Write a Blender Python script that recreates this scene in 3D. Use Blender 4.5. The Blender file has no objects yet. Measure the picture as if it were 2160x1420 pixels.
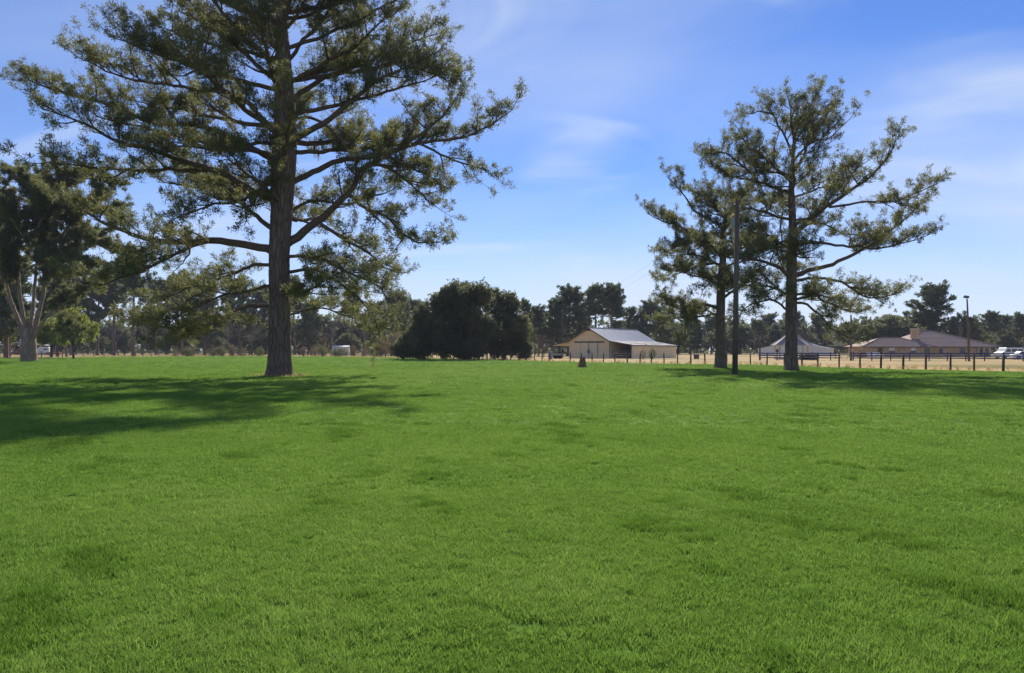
import bpy, math, random
import numpy as np
from mathutils import Vector, Matrix

SC = bpy.context.scene
COL = SC.collection
R = math.radians
F = 1500.0            # focal length in photograph pixels (2160 wide)
HZ = 739.0            # horizon row
EYE = 1.6

# ------------------------------------------------------------------ camera, sky, sun, exposure
cam_d = bpy.data.cameras.new('camera'); cam = bpy.data.objects.new('camera', cam_d); COL.objects.link(cam)
cam.location = (0, 0, EYE); cam.rotation_euler = (R(90), 0, 0)
cam_d.sensor_width = 36.0; cam_d.lens = 36.0 * F / 2160.0
cam_d.shift_y = (HZ - 710.0) / 2160.0
cam_d.clip_start = 0.1; cam_d.clip_end = 9000
SC.camera = cam

SUN_AZ, SUN_EL = R(7), R(34)
VR, VX, VY, SR, SX, SY = 25, 5.7, -2.2, 15, 8.6, 1.6
world = bpy.data.worlds.new('World'); SC.world = world; world.use_nodes = True
wn = world.node_tree; wn.nodes.clear()
def wnode(t, **k):
    n = wn.nodes.new(t)
    for a, b in k.items(): setattr(n, a, b)
    return n
wl = wn.links.new
sky = wnode('ShaderNodeTexSky', sky_type='NISHITA', sun_disc=False, sun_elevation=SUN_EL, sun_rotation=SUN_AZ,
            altitude=0.0, air_density=1.0, dust_density=0.0, ozone_density=4.0)
tintn = wnode('ShaderNodeMix', data_type='RGBA', blend_type='MULTIPLY'); tintn.inputs[0].default_value = 1.0
tintn.inputs[7].default_value = (0.60, 0.75, 1.10, 1)
wl(sky.outputs[0], tintn.inputs[6])
# thin cirrus, streaked, over the whole dome
tc = wnode('ShaderNodeTexCoord'); sep = wnode('ShaderNodeSeparateXYZ'); wl(tc.outputs['Generated'], sep.inputs[0])
zc = wnode('ShaderNodeMath', operation='MAXIMUM'); wl(sep.outputs[2], zc.inputs[0]); zc.inputs[1].default_value = 0.03
za = wnode('ShaderNodeMath', operation='ADD'); wl(zc.outputs[0], za.inputs[0]); za.inputs[1].default_value = 0.30
dx = wnode('ShaderNodeMath', operation='DIVIDE'); wl(sep.outputs[0], dx.inputs[0]); wl(za.outputs[0], dx.inputs[1])
dy = wnode('ShaderNodeMath', operation='DIVIDE'); wl(sep.outputs[1], dy.inputs[0]); wl(za.outputs[0], dy.inputs[1])
cmb = wnode('ShaderNodeCombineXYZ'); wl(dx.outputs[0], cmb.inputs[0]); wl(dy.outputs[0], cmb.inputs[1])
def cloud_layer(rot, scale, loc, nscale, lo, hi, amount, detail, dist):
    mp = wnode('ShaderNodeMapping'); mp.inputs['Rotation'].default_value = (0, 0, R(rot)); mp.inputs['Scale'].default_value = (*scale, 1); mp.inputs['Location'].default_value = (*loc, 0)
    wl(cmb.outputs[0], mp.inputs[0])
    n = wnode('ShaderNodeTexNoise'); n.inputs['Scale'].default_value = nscale; n.inputs['Detail'].default_value = detail; n.inputs['Roughness'].default_value = 0.48; n.inputs['Distortion'].default_value = dist
    wl(mp.outputs[0], n.inputs['Vector'])
    c = wnode('ShaderNodeMapRange', interpolation_type='SMOOTHSTEP'); c.inputs[1].default_value = lo; c.inputs[2].default_value = hi; c.inputs[3].default_value = 0.0; c.inputs[4].default_value = amount
    wl(n.outputs[0], c.inputs[0]); return c.outputs[0]
veil = cloud_layer(VR, (0.55, 0.9), (VX, VY), 1.1, 0.44, 0.74, 0.50, 4, 0.6)
streak = cloud_layer(SR, (0.75, 1.5), (SX, SY), 2.0, 0.50, 0.78, 0.62, 5, 0.8)
cr_ = wnode('ShaderNodeMath', operation='ADD', use_clamp=True); wl(veil, cr_.inputs[0]); wl(streak, cr_.inputs[1])
class _C: outputs = [cr_.outputs[0]]
cr = _C
cmix = wnode('ShaderNodeMix', data_type='RGBA'); wl(cr.outputs[0], cmix.inputs[0]); wl(tintn.outputs[2], cmix.inputs[6])
cmix.inputs[7].default_value = (5.6, 6.5, 8.2, 1)
hzf = wnode('ShaderNodeMapRange', interpolation_type='SMOOTHSTEP'); hzf.inputs[1].default_value = 0.26; hzf.inputs[2].default_value = -0.02; hzf.inputs[3].default_value = 0.0; hzf.inputs[4].default_value = 0.80
wl(sep.outputs[2], hzf.inputs[0])
hmix = wnode('ShaderNodeMix', data_type='RGBA'); wl(hzf.outputs[0], hmix.inputs[0]); wl(cmix.outputs[2], hmix.inputs[6]); hmix.inputs[7].default_value = (6.6, 7.2, 8.6, 1)   # pale haze low in the sky
bg = wnode('ShaderNodeBackground'); bg.inputs[1].default_value = 0.066
wl(hmix.outputs[2], bg.inputs[0])
wo = wnode('ShaderNodeOutputWorld'); wl(bg.outputs[0], wo.inputs[0])

sun_d = bpy.data.lights.new('sun', 'SUN'); sun_d.energy = 4.2; sun_d.angle = R(1.2); sun_d.color = (1.0, 0.93, 0.82)
sun = bpy.data.objects.new('sun', sun_d); COL.objects.link(sun)
sv = Vector((math.sin(SUN_AZ) * math.cos(SUN_EL), math.cos(SUN_AZ) * math.cos(SUN_EL), math.sin(SUN_EL)))
sun.rotation_euler = sv.to_track_quat('Z', 'Y').to_euler(); sun.location = (0, 0, 60)
SC.view_settings.view_transform = 'Standard'; SC.view_settings.look = 'None'
SC.view_settings.exposure = 0.85; SC.view_settings.gamma = 1.0; SC.view_settings.use_curve_mapping = False
SC.render.engine = 'CYCLES'
SC.cycles.max_bounces = 8; SC.cycles.diffuse_bounces = 5; SC.cycles.transmission_bounces = 4
SC.cycles.volume_bounces = 0; SC.cycles.use_denoising = True

# ------------------------------------------------------------------ helpers
def W(px, py, d):
    return np.array([(px - 1080.0) / F * d, d, EYE - (py - HZ) / F * d])
def ground_d(py): return F * EYE / (py - HZ)
def G(px, py):
    d = ground_d(py); return ((px - 1080.0) / F * d, d, 0.0)
def GX(px, d): return ((px - 1080.0) / F * d, d, 0.0)
def top_h(py, d): return EYE + (HZ - py) * d / F

def link(o, parent=None):
    COL.objects.link(o)
    if parent is not None: o.parent = parent
    return o
def tag(o, label=None, cat=None, group=None, kind=None):
    if label: o['label'] = label
    if cat: o['category'] = cat
    if group: o['group'] = group
    if kind: o['kind'] = kind
    return o
def thing(name, label, cat, loc=(0, 0, 0), rz=0.0, group=None):
    o = bpy.data.objects.new(name, None); link(o)
    o.empty_display_size = 0.3
    o.location = loc; o.rotation_euler = (0, 0, rz)
    return tag(o, label, cat, group)
def children(o): return [c for c in bpy.data.objects if c.parent == o]
def copy_tree(o, parent=None, kids=None):
    c = o.copy(); COL.objects.link(c); c.parent = parent
    for ch in (kids[o.name] if kids and o.name in kids else children(o)): copy_tree(ch, c)
    return c

class MB:
    def __init__(s): s.v = []; s.f = []
    def add(s, vs, fs):
        n = len(s.v); s.v += [tuple(map(float, p)) for p in vs]; s.f += [tuple(i + n for i in q) for q in fs]; return s
    def box(s, x0, x1, y0, y1, z0, z1):
        return s.add([(x0,y0,z0),(x1,y0,z0),(x1,y1,z0),(x0,y1,z0),(x0,y0,z1),(x1,y0,z1),(x1,y1,z1),(x0,y1,z1)],
                     [(0,3,2,1),(4,5,6,7),(0,1,5,4),(1,2,6,5),(2,3,7,6),(3,0,4,7)])
    def prism(s, poly, axis, a, b):
        # poly: 2-D outline, extruded along axis from a to b
        n = len(poly)
        def P(p, t): return {'x': (t, p[0], p[1]), 'y': (p[0], t, p[1]), 'z': (p[0], p[1], t)}[axis]
        vs = [P(p, a) for p in poly] + [P(p, b) for p in poly]
        fs = [tuple(range(n)), tuple(range(2*n-1, n-1, -1))] + [(i, i+n, (i+1) % n + n, (i+1) % n) for i in range(n)]
        return s.add(vs, fs)
    def tube(s, pts, radii, sides=8, cap=True):
        V, Fc = tube_arrays(np.array(pts, float), np.array(radii, float), sides, cap)
        return s.add(V.tolist(), Fc)
    def build(s, name, mat, parent=None, smooth=False):
        me = bpy.data.meshes.new(name); me.from_pydata(s.v, [], s.f); me.validate(); me.update()
        if smooth: me.shade_smooth()
        me.materials.append(mat)
        o = bpy.data.objects.new(name, me); return link(o, parent)
def recalc(o):
    import bmesh
    bm = bmesh.new(); bm.from_mesh(o.data); bmesh.ops.recalc_face_normals(bm, faces=bm.faces); bm.to_mesh(o.data); bm.free(); return o

def frames(P):
    T = np.gradient(P, axis=0); T /= np.linalg.norm(T, axis=1)[:, None] + 1e-9
    ref = np.array([0.0, 0, 1]) if abs(T[0][2]) < 0.8 else np.array([1.0, 0, 0])
    U = np.cross(T, ref); U /= np.linalg.norm(U, axis=1)[:, None] + 1e-9
    return T, U, np.cross(T, U)
def tube_arrays(P, r, sides=6, cap=False):
    T, U, V = frames(P)
    a = np.arange(sides) * 2 * math.pi / sides
    ring = np.cos(a)[None, :, None] * U[:, None, :] + np.sin(a)[None, :, None] * V[:, None, :]
    X = (P[:, None, :] + ring * r[:, None, None]).reshape(-1, 3)
    n = len(P); fs = []
    for i in range(n - 1):
        for j in range(sides):
            k = (j + 1) % sides
            fs.append((i*sides + j, i*sides + k, (i+1)*sides + k, (i+1)*sides + j))
    if cap:
        fs.append(tuple(range(sides-1, -1, -1))); fs.append(tuple((n-1)*sides + j for j in range(sides)))
    return X, fs

class Tubes:
    """many tubes gathered into one mesh, fast"""
    def __init__(s): s.V = []; s.Q = []; s.n = 0
    def add(s, P, r, sides=5):
        P = np.asarray(P, float); r = np.asarray(r, float)
        T, U, V = frames(P); a = np.arange(sides) * 2 * math.pi / sides
        X = (P[:, None] + (np.cos(a)[None, :, None] * U[:, None] + np.sin(a)[None, :, None] * V[:, None]) * r[:, None, None]).reshape(-1, 3)
        n = len(P); i = np.arange(n - 1)[:, None]; j = np.arange(sides)[None]; k = (j + 1) % sides
        q = np.stack([i*sides + j, i*sides + k, (i+1)*sides + k, (i+1)*sides + j], -1).reshape(-1, 4) + s.n
        s.V.append(X); s.Q.append(q); s.n += len(X)
    def build(s, name, mat, parent=None):
        if not s.V: return None
        return mesh_np(name, np.concatenate(s.V), np.concatenate(s.Q), mat, parent, smooth=True)
def mesh_np(name, V, Fa, mat, parent=None, smooth=False, attrs=None):
    me = bpy.data.meshes.new(name); k = Fa.shape[1]
    me.vertices.add(len(V)); me.vertices.foreach_set('co', V.astype(np.float32).ravel())
    me.loops.add(Fa.size); me.loops.foreach_set('vertex_index', Fa.astype(np.int32).ravel())
    me.polygons.add(len(Fa)); me.polygons.foreach_set('loop_start', (np.arange(len(Fa)) * k).astype(np.int32))
    me.polygons.foreach_set('loop_total', np.full(len(Fa), k, np.int32))
    if smooth: me.polygons.foreach_set('use_smooth', np.ones(len(Fa), bool))
    for an, av in (attrs or {}).items():
        at = me.attributes.new(an, 'FLOAT', 'POINT'); at.data.foreach_set('value', av.astype(np.float32))
    me.update(); me.materials.append(mat)
    o = bpy.data.objects.new(name, me); return link(o, parent)

# ------------------------------------------------------------------ materials
def new_mat(name):
    m = bpy.data.materials.new(name); m.use_nodes = True; nt = m.node_tree
    return m, nt, nt.nodes['Principled BSDF'], nt.nodes['Material Output']
def N(nt, t, **k):
    n = nt.nodes.new(t)
    for a, b in k.items(): setattr(n, a, b)
    return n
def ramp(nt, fac, stops):
    r = N(nt, 'ShaderNodeValToRGB'); e = r.color_ramp.elements
    while len(e) < len(stops): e.new(0.5)
    for el, (p, c) in zip(e, stops): el.position = p; el.color = (*c, 1)
    nt.links.new(fac, r.inputs[0]); return r.outputs[0]
def noise(nt, scale, detail=4, rough=0.55, vec=None, dist=0.0):
    n = N(nt, 'ShaderNodeTexNoise'); n.inputs['Scale'].default_value = scale; n.inputs['Detail'].default_value = detail
    n.inputs['Roughness'].default_value = rough; n.inputs['Distortion'].default_value = dist
    if vec is not None: nt.links.new(vec, n.inputs['Vector'])
    return n.outputs[0]
def coords(nt, which='Object', scale=(1, 1, 1), rot=(0, 0, 0)):
    t = N(nt, 'ShaderNodeTexCoord'); m = N(nt, 'ShaderNodeMapping'); m.inputs['Scale'].default_value = scale; m.inputs['Rotation'].default_value = rot
    nt.links.new(t.outputs[which], m.inputs[0]); return m.outputs[0]
def bump(nt, bs, h, strength=0.5, dist=0.05):
    b = N(nt, 'ShaderNodeBump'); b.inputs['Strength'].default_value = strength; b.inputs['Distance'].default_value = dist
    nt.links.new(h, b.inputs['Height']); nt.links.new(b.outputs[0], bs.inputs['Normal'])
def mixc(nt, fac, a, b, blend='MIX'):
    m = N(nt, 'ShaderNodeMix', data_type='RGBA', blend_type=blend)
    for s, v in ((0, fac), (6, a), (7, b)):
        if isinstance(v, (int, float)): m.inputs[s].default_value = v
        elif isinstance(v, tuple): m.inputs[s].default_value = (*v, 1)
        else: nt.links.new(v, m.inputs[s])
    return m.outputs[2]
def worn(name, ca, cb, scale=1.5, rough=0.7, metal=0.0, stretch=(1, 1, 1), bumps=0.0, spec=0.3):
    m, nt, bs, _ = new_mat(name)
    v = coords(nt, 'Object', stretch)
    f = noise(nt, scale, 6, 0.6, v)
    nt.links.new(ramp(nt, f, [(0.3, ca), (0.7, cb)]), bs.inputs['Base Color'])
    bs.inputs['Roughness'].default_value = rough; bs.inputs['Metallic'].default_value = metal
    bs.inputs['Specular IOR Level'].default_value = spec
    if bumps: bump(nt, bs, noise(nt, scale * 6, 5, 0.6, v), bumps, 0.02)
    return m
def leaf_mat(name, stops, trans=0.4, tcol=(0.30, 0.42, 0.06), rough=0.55):
    m, nt, bs, out = new_mat(name)
    a = N(nt, 'ShaderNodeAttribute', attribute_name='tint')
    oi = N(nt, 'ShaderNodeObjectInfo')
    ad = N(nt, 'ShaderNodeMath', operation='MULTIPLY_ADD'); nt.links.new(oi.outputs['Random'], ad.inputs[0]); ad.inputs[1].default_value = 0.16
    nt.links.new(a.outputs['Fac'], ad.inputs[2])
    sb = N(nt, 'ShaderNodeMath', operation='SUBTRACT', use_clamp=True); nt.links.new(ad.outputs[0], sb.inputs[0]); sb.inputs[1].default_value = 0.08
    c = ramp(nt, sb.outputs[0], stops)
    nt.links.new(c, bs.inputs['Base Color']); bs.inputs['Roughness'].default_value = rough
    bs.inputs['Specular IOR Level'].default_value = 0.25
    tr = N(nt, 'ShaderNodeBsdfTranslucent')
    nt.links.new(mixc(nt, 0.55, c, tcol), tr.inputs[0])
    mx = N(nt, 'ShaderNodeMixShader'); mx.inputs[0].default_value = trans
    nt.links.new(bs.outputs[0], mx.inputs[1]); nt.links.new(tr.outputs[0], mx.inputs[2]); nt.links.new(mx.outputs[0], out.inputs[0])
    return m
def bark_mat(name, dark, mid, light, vscale=(5, 5, 0.9), bstr=0.9):
    m, nt, bs, _ = new_mat(name)
    v = coords(nt, 'Object', vscale)
    vo = N(nt, 'ShaderNodeTexVoronoi', feature='DISTANCE_TO_EDGE'); vo.inputs['Scale'].default_value = 1.6
    nd = N(nt, 'ShaderNodeTexNoise'); nd.inputs['Scale'].default_value = 2.0; nt.links.new(v, nd.inputs['Vector'])
    add = N(nt, 'ShaderNodeMix', data_type='VECTOR'); add.inputs[0].default_value = 0.35
    nt.links.new(v, add.inputs[4]); nt.links.new(nd.outputs['Color'], add.inputs[5]); nt.links.new(add.outputs[1], vo.inputs['Vector'])
    c1 = ramp(nt, vo.outputs['Distance'], [(0.0, dark), (0.12, mid), (0.5, light)])
    f = noise(nt, 0.7, 5, 0.6, coords(nt, 'Object', (1, 1, 0.5)))
    c2 = mixc(nt, f, c1, tuple(x * 0.62 for x in mid), 'MIX')
    nt.links.new(c2, bs.inputs['Base Color']); bs.inputs['Roughness'].default_value = 0.92; bs.inputs['Specular IOR Level'].default_value = 0.1
    bump(nt, bs, vo.outputs['Distance'], bstr, 0.12)
    return m

M = {}
M['bark'] = bark_mat('pine_bark', (0.07, 0.052, 0.046), (0.22, 0.155, 0.13), (0.36, 0.27, 0.23))
M['limb'] = bark_mat('pine_limb_bark', (0.07, 0.05, 0.042), (0.19, 0.13, 0.10), (0.29, 0.21, 0.165), (9, 9, 4), 0.5)
M['pale_bark'] = bark_mat('pale_flaking_bark', (0.14, 0.09, 0.07), (0.34, 0.235, 0.185), (0.52, 0.40, 0.32), (4, 4, 0.8), 0.7)
M['oak_bark'] = bark_mat('oak_bark', (0.04, 0.035, 0.032), (0.11, 0.095, 0.085), (0.18, 0.155, 0.14), (4, 4, 1.5), 0.6)
M['grey_twig'] = worn('bare_grey_twigs', (0.13, 0.10, 0.085), (0.24, 0.20, 0.18), 0.6, 0.9)
M['red_twig'] = worn('bare_russet_twigs', (0.12, 0.065, 0.045), (0.22, 0.12, 0.085), 0.6, 0.9)
M['needle'] = leaf_mat('pine_needles', [(0.0, (0.050, 0.060, 0.034)), (0.4, (0.088, 0.102, 0.046)), (0.7, (0.135, 0.135, 0.055)), (0.88, (0.19, 0.150, 0.065)), (1.0, (0.24, 0.135, 0.07))], 0.45, (0.32, 0.32, 0.11))
M['needle_far'] = leaf_mat('far_pine_needles', [(0.0, (0.028, 0.044, 0.028)), (0.6, (0.058, 0.080, 0.040)), (1.0, (0.13, 0.13, 0.055))], 0.35, (0.20, 0.25, 0.08))
M['oak_leaf'] = leaf_mat('oak_leaves', [(0.0, (0.034, 0.050, 0.032)), (0.5, (0.075, 0.092, 0.048)), (0.8, (0.14, 0.135, 0.065)), (1.0, (0.22, 0.12, 0.07))], 0.45, (0.26, 0.28, 0.11))
M['sun_leaf'] = leaf_mat('yellow_green_leaves', [(0.0, (0.06, 0.085, 0.018)), (0.5, (0.12, 0.15, 0.03)), (1.0, (0.22, 0.22, 0.05))], 0.5, (0.5, 0.55, 0.08))
M['shrub_brown'] = leaf_mat('dry_brown_leaves', [(0.0, (0.10, 0.065, 0.045)), (0.5, (0.17, 0.12, 0.085)), (1.0, (0.27, 0.20, 0.13))], 0.3, (0.3, 0.22, 0.12))
M['straw'] = leaf_mat('dry_straw', [(0.0, (0.26, 0.18, 0.075)), (0.5, (0.44, 0.32, 0.14)), (1.0, (0.60, 0.45, 0.22))], 0.4, (0.55, 0.42, 0.18))
M['post'] = worn('weathered_post_wood', (0.055, 0.042, 0.035), (0.12, 0.095, 0.08), 3, 0.9, stretch=(4, 4, 1))
M['pole'] = worn('creosoted_pole_wood', (0.075, 0.055, 0.045), (0.17, 0.13, 0.105), 2, 0.85, stretch=(10, 10, 0.5), bumps=0.3)
M['wire'] = worn('galvanised_wire', (0.30, 0.30, 0.29), (0.42, 0.42, 0.40), 2, 0.5, 0.6)
M['fence_wire'] = worn('rusty_fence_wire', (0.10, 0.085, 0.07), (0.20, 0.17, 0.15), 2, 0.7, 0.3)
M['blue_paint'] = worn('dark_blue_fence_paint', (0.020, 0.022, 0.085), (0.045, 0.045, 0.15), 2, 0.6)
M['tan_metal'] = worn('tan_barn_siding', (0.86, 0.63, 0.35), (0.90, 0.68, 0.41), 0.5, 0.55, stretch=(1, 1, 0.25))
M['tan_door'] = worn('tan_barn_door_siding', (0.80, 0.62, 0.40), (0.86, 0.69, 0.47), 0.5, 0.55, stretch=(1, 1, 0.25))
M['roof_metal'] = worn('bare_metal_roofing', (0.50, 0.50, 0.50), (0.60, 0.59, 0.58), 0.35, 0.45, 0.35, stretch=(1, 0.3, 1))
M['roof_tan'] = worn('tan_grey_metal_roofing', (0.52, 0.48, 0.42), (0.62, 0.58, 0.52), 0.4, 0.5, 0.2)
M['trim_dark'] = worn('dark_bronze_trim', (0.07, 0.058, 0.05), (0.11, 0.09, 0.08), 1.5, 0.5)
M['dark_inside'] = worn('shadowed_timber', (0.05, 0.042, 0.038), (0.09, 0.075, 0.065), 1.5, 0.9)  # bay partition has shade put into this colour; bin and trailer are plainly dark
M['pipe'] = worn('grey_pipe_gate', (0.20, 0.20, 0.20), (0.30, 0.30, 0.30), 2, 0.5, 0.4)
M['cream'] = worn('cream_metal_siding', (0.78, 0.72, 0.61), (0.86, 0.80, 0.70), 0.5, 0.55, stretch=(1, 1, 0.25))
M['white_roof'] = worn('white_metal_roofing', (0.66, 0.65, 0.62), (0.76, 0.75, 0.72), 0.4, 0.45)
M['white'] = worn('white_paint', (0.66, 0.66, 0.66), (0.80, 0.80, 0.79), 1.2, 0.5)
M['shingle'] = worn('brown_grey_shingles', (0.25, 0.17, 0.14), (0.38, 0.27, 0.235), 2.2, 0.9, bumps=0.4)
M['shingle_dark'] = worn('slate_grey_shingles', (0.22, 0.205, 0.205), (0.33, 0.31, 0.31), 2.2, 0.9, bumps=0.4)
M['wood_tan'] = worn('tan_trim_wood', (0.52, 0.43, 0.34), (0.64, 0.54, 0.44), 2, 0.7)
M['glass'] = worn('dark_window_glass', (0.02, 0.022, 0.025), (0.035, 0.04, 0.045), 2, 0.08, spec=0.6)
M['rubber'] = worn('black_rubber', (0.02, 0.02, 0.02), (0.035, 0.035, 0.035), 3, 0.8)
M['red_paint'] = worn('red_car_paint', (0.30, 0.025, 0.02), (0.38, 0.04, 0.03), 1, 0.35, spec=0.5)
M['white_car'] = worn('white_car_paint', (0.68, 0.69, 0.70), (0.78, 0.78, 0.78), 1, 0.3, spec=0.5)
M['grey_plastic'] = worn('grey_plastic', (0.22, 0.23, 0.24), (0.32, 0.33, 0.34), 2, 0.6)
M['stump'] = bark_mat('stump_wood', (0.14, 0.08, 0.05), (0.34, 0.20, 0.125), (0.50, 0.33, 0.22), (9, 9, 2), 0.8)
def brick_mat():
    m, nt, bs, _ = new_mat('mixed_brick')
    v = coords(nt, 'Object', (1, 1, 1))
    a = noise(nt, 1.1, 3, 0.5, v); b = noise(nt, 7.0, 2, 0.5, v)
    c = ramp(nt, a, [(0.25, (0.42, 0.28, 0.14)), (0.45, (0.56, 0.36, 0.19)), (0.6, (0.62, 0.42, 0.33)), (0.8, (0.54, 0.40, 0.21))])
    c = mixc(nt, 0.7, c, ramp(nt, b, [(0.25, (0.35, 0.30, 0.3)), (0.5, (0.9, 0.85, 0.8)), (0.75, (1.0, 1.0, 1.0))]), 'MULTIPLY')
    nt.links.new(c, bs.inputs['Base Color']); bs.inputs['Roughness'].default_value = 0.9
    return m
M['brick'] = brick_mat()

def lawn_mat():
    m, nt, bs, out = new_mat('lawn_green')
    v = coords(nt, 'Object', (1, 1, 1))
    big = noise(nt, 0.10, 4, 0.55, v); mid = noise(nt, 0.75, 5, 0.6, v); fine = noise(nt, 14.0, 4, 0.7, v)
    c = ramp(nt, big, [(0.3, (0.105, 0.195, 0.028)), (0.55, (0.135, 0.230, 0.036)), (0.75, (0.16, 0.25, 0.045))])
    c = mixc(nt, 1.0, c, ramp(nt, mid, [(0.36, (0.50, 0.60, 0.50)), (0.46, (0.9, 0.95, 0.9)), (0.8, (1.05, 1.03, 1.0))]), 'MULTIPLY')
    c = mixc(nt, 0.7, c, ramp(nt, fine, [(0.25, (0.45, 0.5, 0.4)), (0.55, (1, 1, 1)), (0.8, (1.3, 1.25, 1.15))]), 'MULTIPLY')
    e = N(nt, 'ShaderNodeAttribute', attribute_name='edge')
    s = N(nt, 'ShaderNodeMath', operation='ADD'); nt.links.new(e.outputs['Fac'], s.inputs[0])
    en = noise(nt, 0.35, 4, 0.6, v); nt.links.new(en, s.inputs[1])
    fac = N(nt, 'ShaderNodeMapRange'); fac.inputs[1].default_value = 0.55; fac.inputs[2].default_value = 0.95; nt.links.new(s.outputs[0], fac.inputs[0])
    c = mixc(nt, fac.outputs[0], (0.34, 0.25, 0.085), c)
    nt.links.new(c, bs.inputs['Base Color']); bs.inputs['Roughness'].default_value = 0.95; bs.inputs['Specular IOR Level'].default_value = 0.05
    bump(nt, bs, fine, 0.6, 0.06)
    return m
def pasture_mat():
    m, nt, bs, out = new_mat('dry_pasture')
    v = coords(nt, 'Object', (1, 1, 1))
    a = noise(nt, 0.05, 5, 0.6, v); b = noise(nt, 1.5, 5, 0.65, v)
    c = ramp(nt, a, [(0.34, (0.19, 0.18, 0.065)), (0.48, (0.40, 0.29, 0.14)), (0.72, (0.50, 0.365, 0.185))])
    c = mixc(nt, 0.8, c, ramp(nt, b, [(0.3, (0.6, 0.6, 0.55)), (0.6, (1, 1, 1))]), 'MULTIPLY')
    nt.links.new(c, bs.inputs['Base Color']); bs.inputs['Roughness'].default_value = 0.95; bs.inputs['Specular IOR Level'].default_value = 0.05
    return m
def blade_mat():
    m, nt, bs, out = new_mat('grass_blades')
    a = N(nt, 'ShaderNodeAttribute', attribute_name='tint', attribute_type='INSTANCER')
    b = N(nt, 'ShaderNodeAttribute', attribute_name='shade')
    s = N(nt, 'ShaderNodeMath', operation='ADD', use_clamp=True); nt.links.new(a.outputs['Fac'], s.inputs[0]); nt.links.new(b.outputs['Fac'], s.inputs[1])
    c = ramp(nt, s.outputs[0], [(0.0, (0.045, 0.105, 0.016)), (0.3, (0.105, 0.205, 0.028)), (0.6, (0.195, 0.315, 0.055)), (0.88, (0.31, 0.40, 0.105)), (1.0, (0.44, 0.45, 0.20))])
    nt.links.new(c, bs.inputs['Base Color']); bs.inputs['Roughness'].default_value = 0.75; bs.inputs['Specular IOR Level'].default_value = 0.06
    tr = N(nt, 'ShaderNodeBsdfTranslucent'); nt.links.new(mixc(nt, 0.4, c, (0.27, 0.46, 0.06)), tr.inputs[0])
    mx = N(nt, 'ShaderNodeMixShader'); mx.inputs[0].default_value = 0.42
    nt.links.new(bs.outputs[0], mx.inputs[1]); nt.links.new(tr.outputs[0], mx.inputs[2]); nt.links.new(mx.outputs[0], out.inputs[0])
    return m

# ------------------------------------------------------------------ the ground
EDGE = [(-700, 762), (-300, 759), (0, 757), (100, 756.5), (200, 754), (300, 752.5), (500, 752.3), (700, 753), (850, 756), (950, 758), (1060, 760.5), (1130, 762),
        (1190, 764), (1300, 766), (1450, 768), (1600, 770.5), (1750, 775), (1900, 779), (2160, 784), (2500, 791), (2900, 800)]
def build_ground():
    m = MB(); s = 4000
    m.add([(-s, -200, 0), (s, -200, 0), (s, 6000, 0), (-s, 6000, 0)], [(0, 1, 2, 3)])
    tag(m.build('pasture', pasture_mat()), kind='structure')
    V, Fq, E = [], [], []
    pts = []
    for (a, b) in zip(EDGE[:-1], EDGE[1:]):
        for t in np.linspace(0, 1, 9)[:-1]: pts.append((a[0] + (b[0]-a[0]) * t, a[1] + (b[1]-a[1]) * t))
    for i, (px, py) in enumerate(pts):
        g = G(px, py); d = g[1]; inner = max(d - 5 - d * 0.03, 1)
        for (y, e) in ((d, 0.0), (inner, 0.75), (min(20, inner - 1), 0.75), (-40, 0.75)):
            x = g[0] if y > 20 else g[0] * (1.0 if y > 0 else 1.3)
            V.append((x, y, 0.02)); E.append(e)
        if i:
            for k in range(3):
                a, b = (i-1) * 4 + k, i * 4 + k
                Fq.append((a + 1, b + 1, b, a))
    o = mesh_np('lawn', np.array(V), np.array(Fq), lawn_mat(), attrs={'edge': np.array(E)})
    tag(o, kind='structure')
build_ground()

def smooth_noise(xy, seed, scale):
    """value noise by summed sines, for patchiness"""
    rg = np.random.default_rng(seed); out = np.zeros(len(xy))
    for k in range(9):
        th = rg.uniform(0, 2 * math.pi); f = scale * rg.uniform(0.5, 2.2)
        out += np.sin(xy[:, 0] * math.cos(th) * f + xy[:, 1] * math.sin(th) * f + rg.uniform(0, 6.28)) / 9 ** 0.5
    return out
def edge_dist(X):
    ex = np.array([G(*e)[0] / G(*e)[1] for e in EDGE]); ed = np.array([G(*e)[1] for e in EDGE])
    return np.interp(X[:, 0] / np.maximum(X[:, 1], 0.1), ex, ed)

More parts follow.
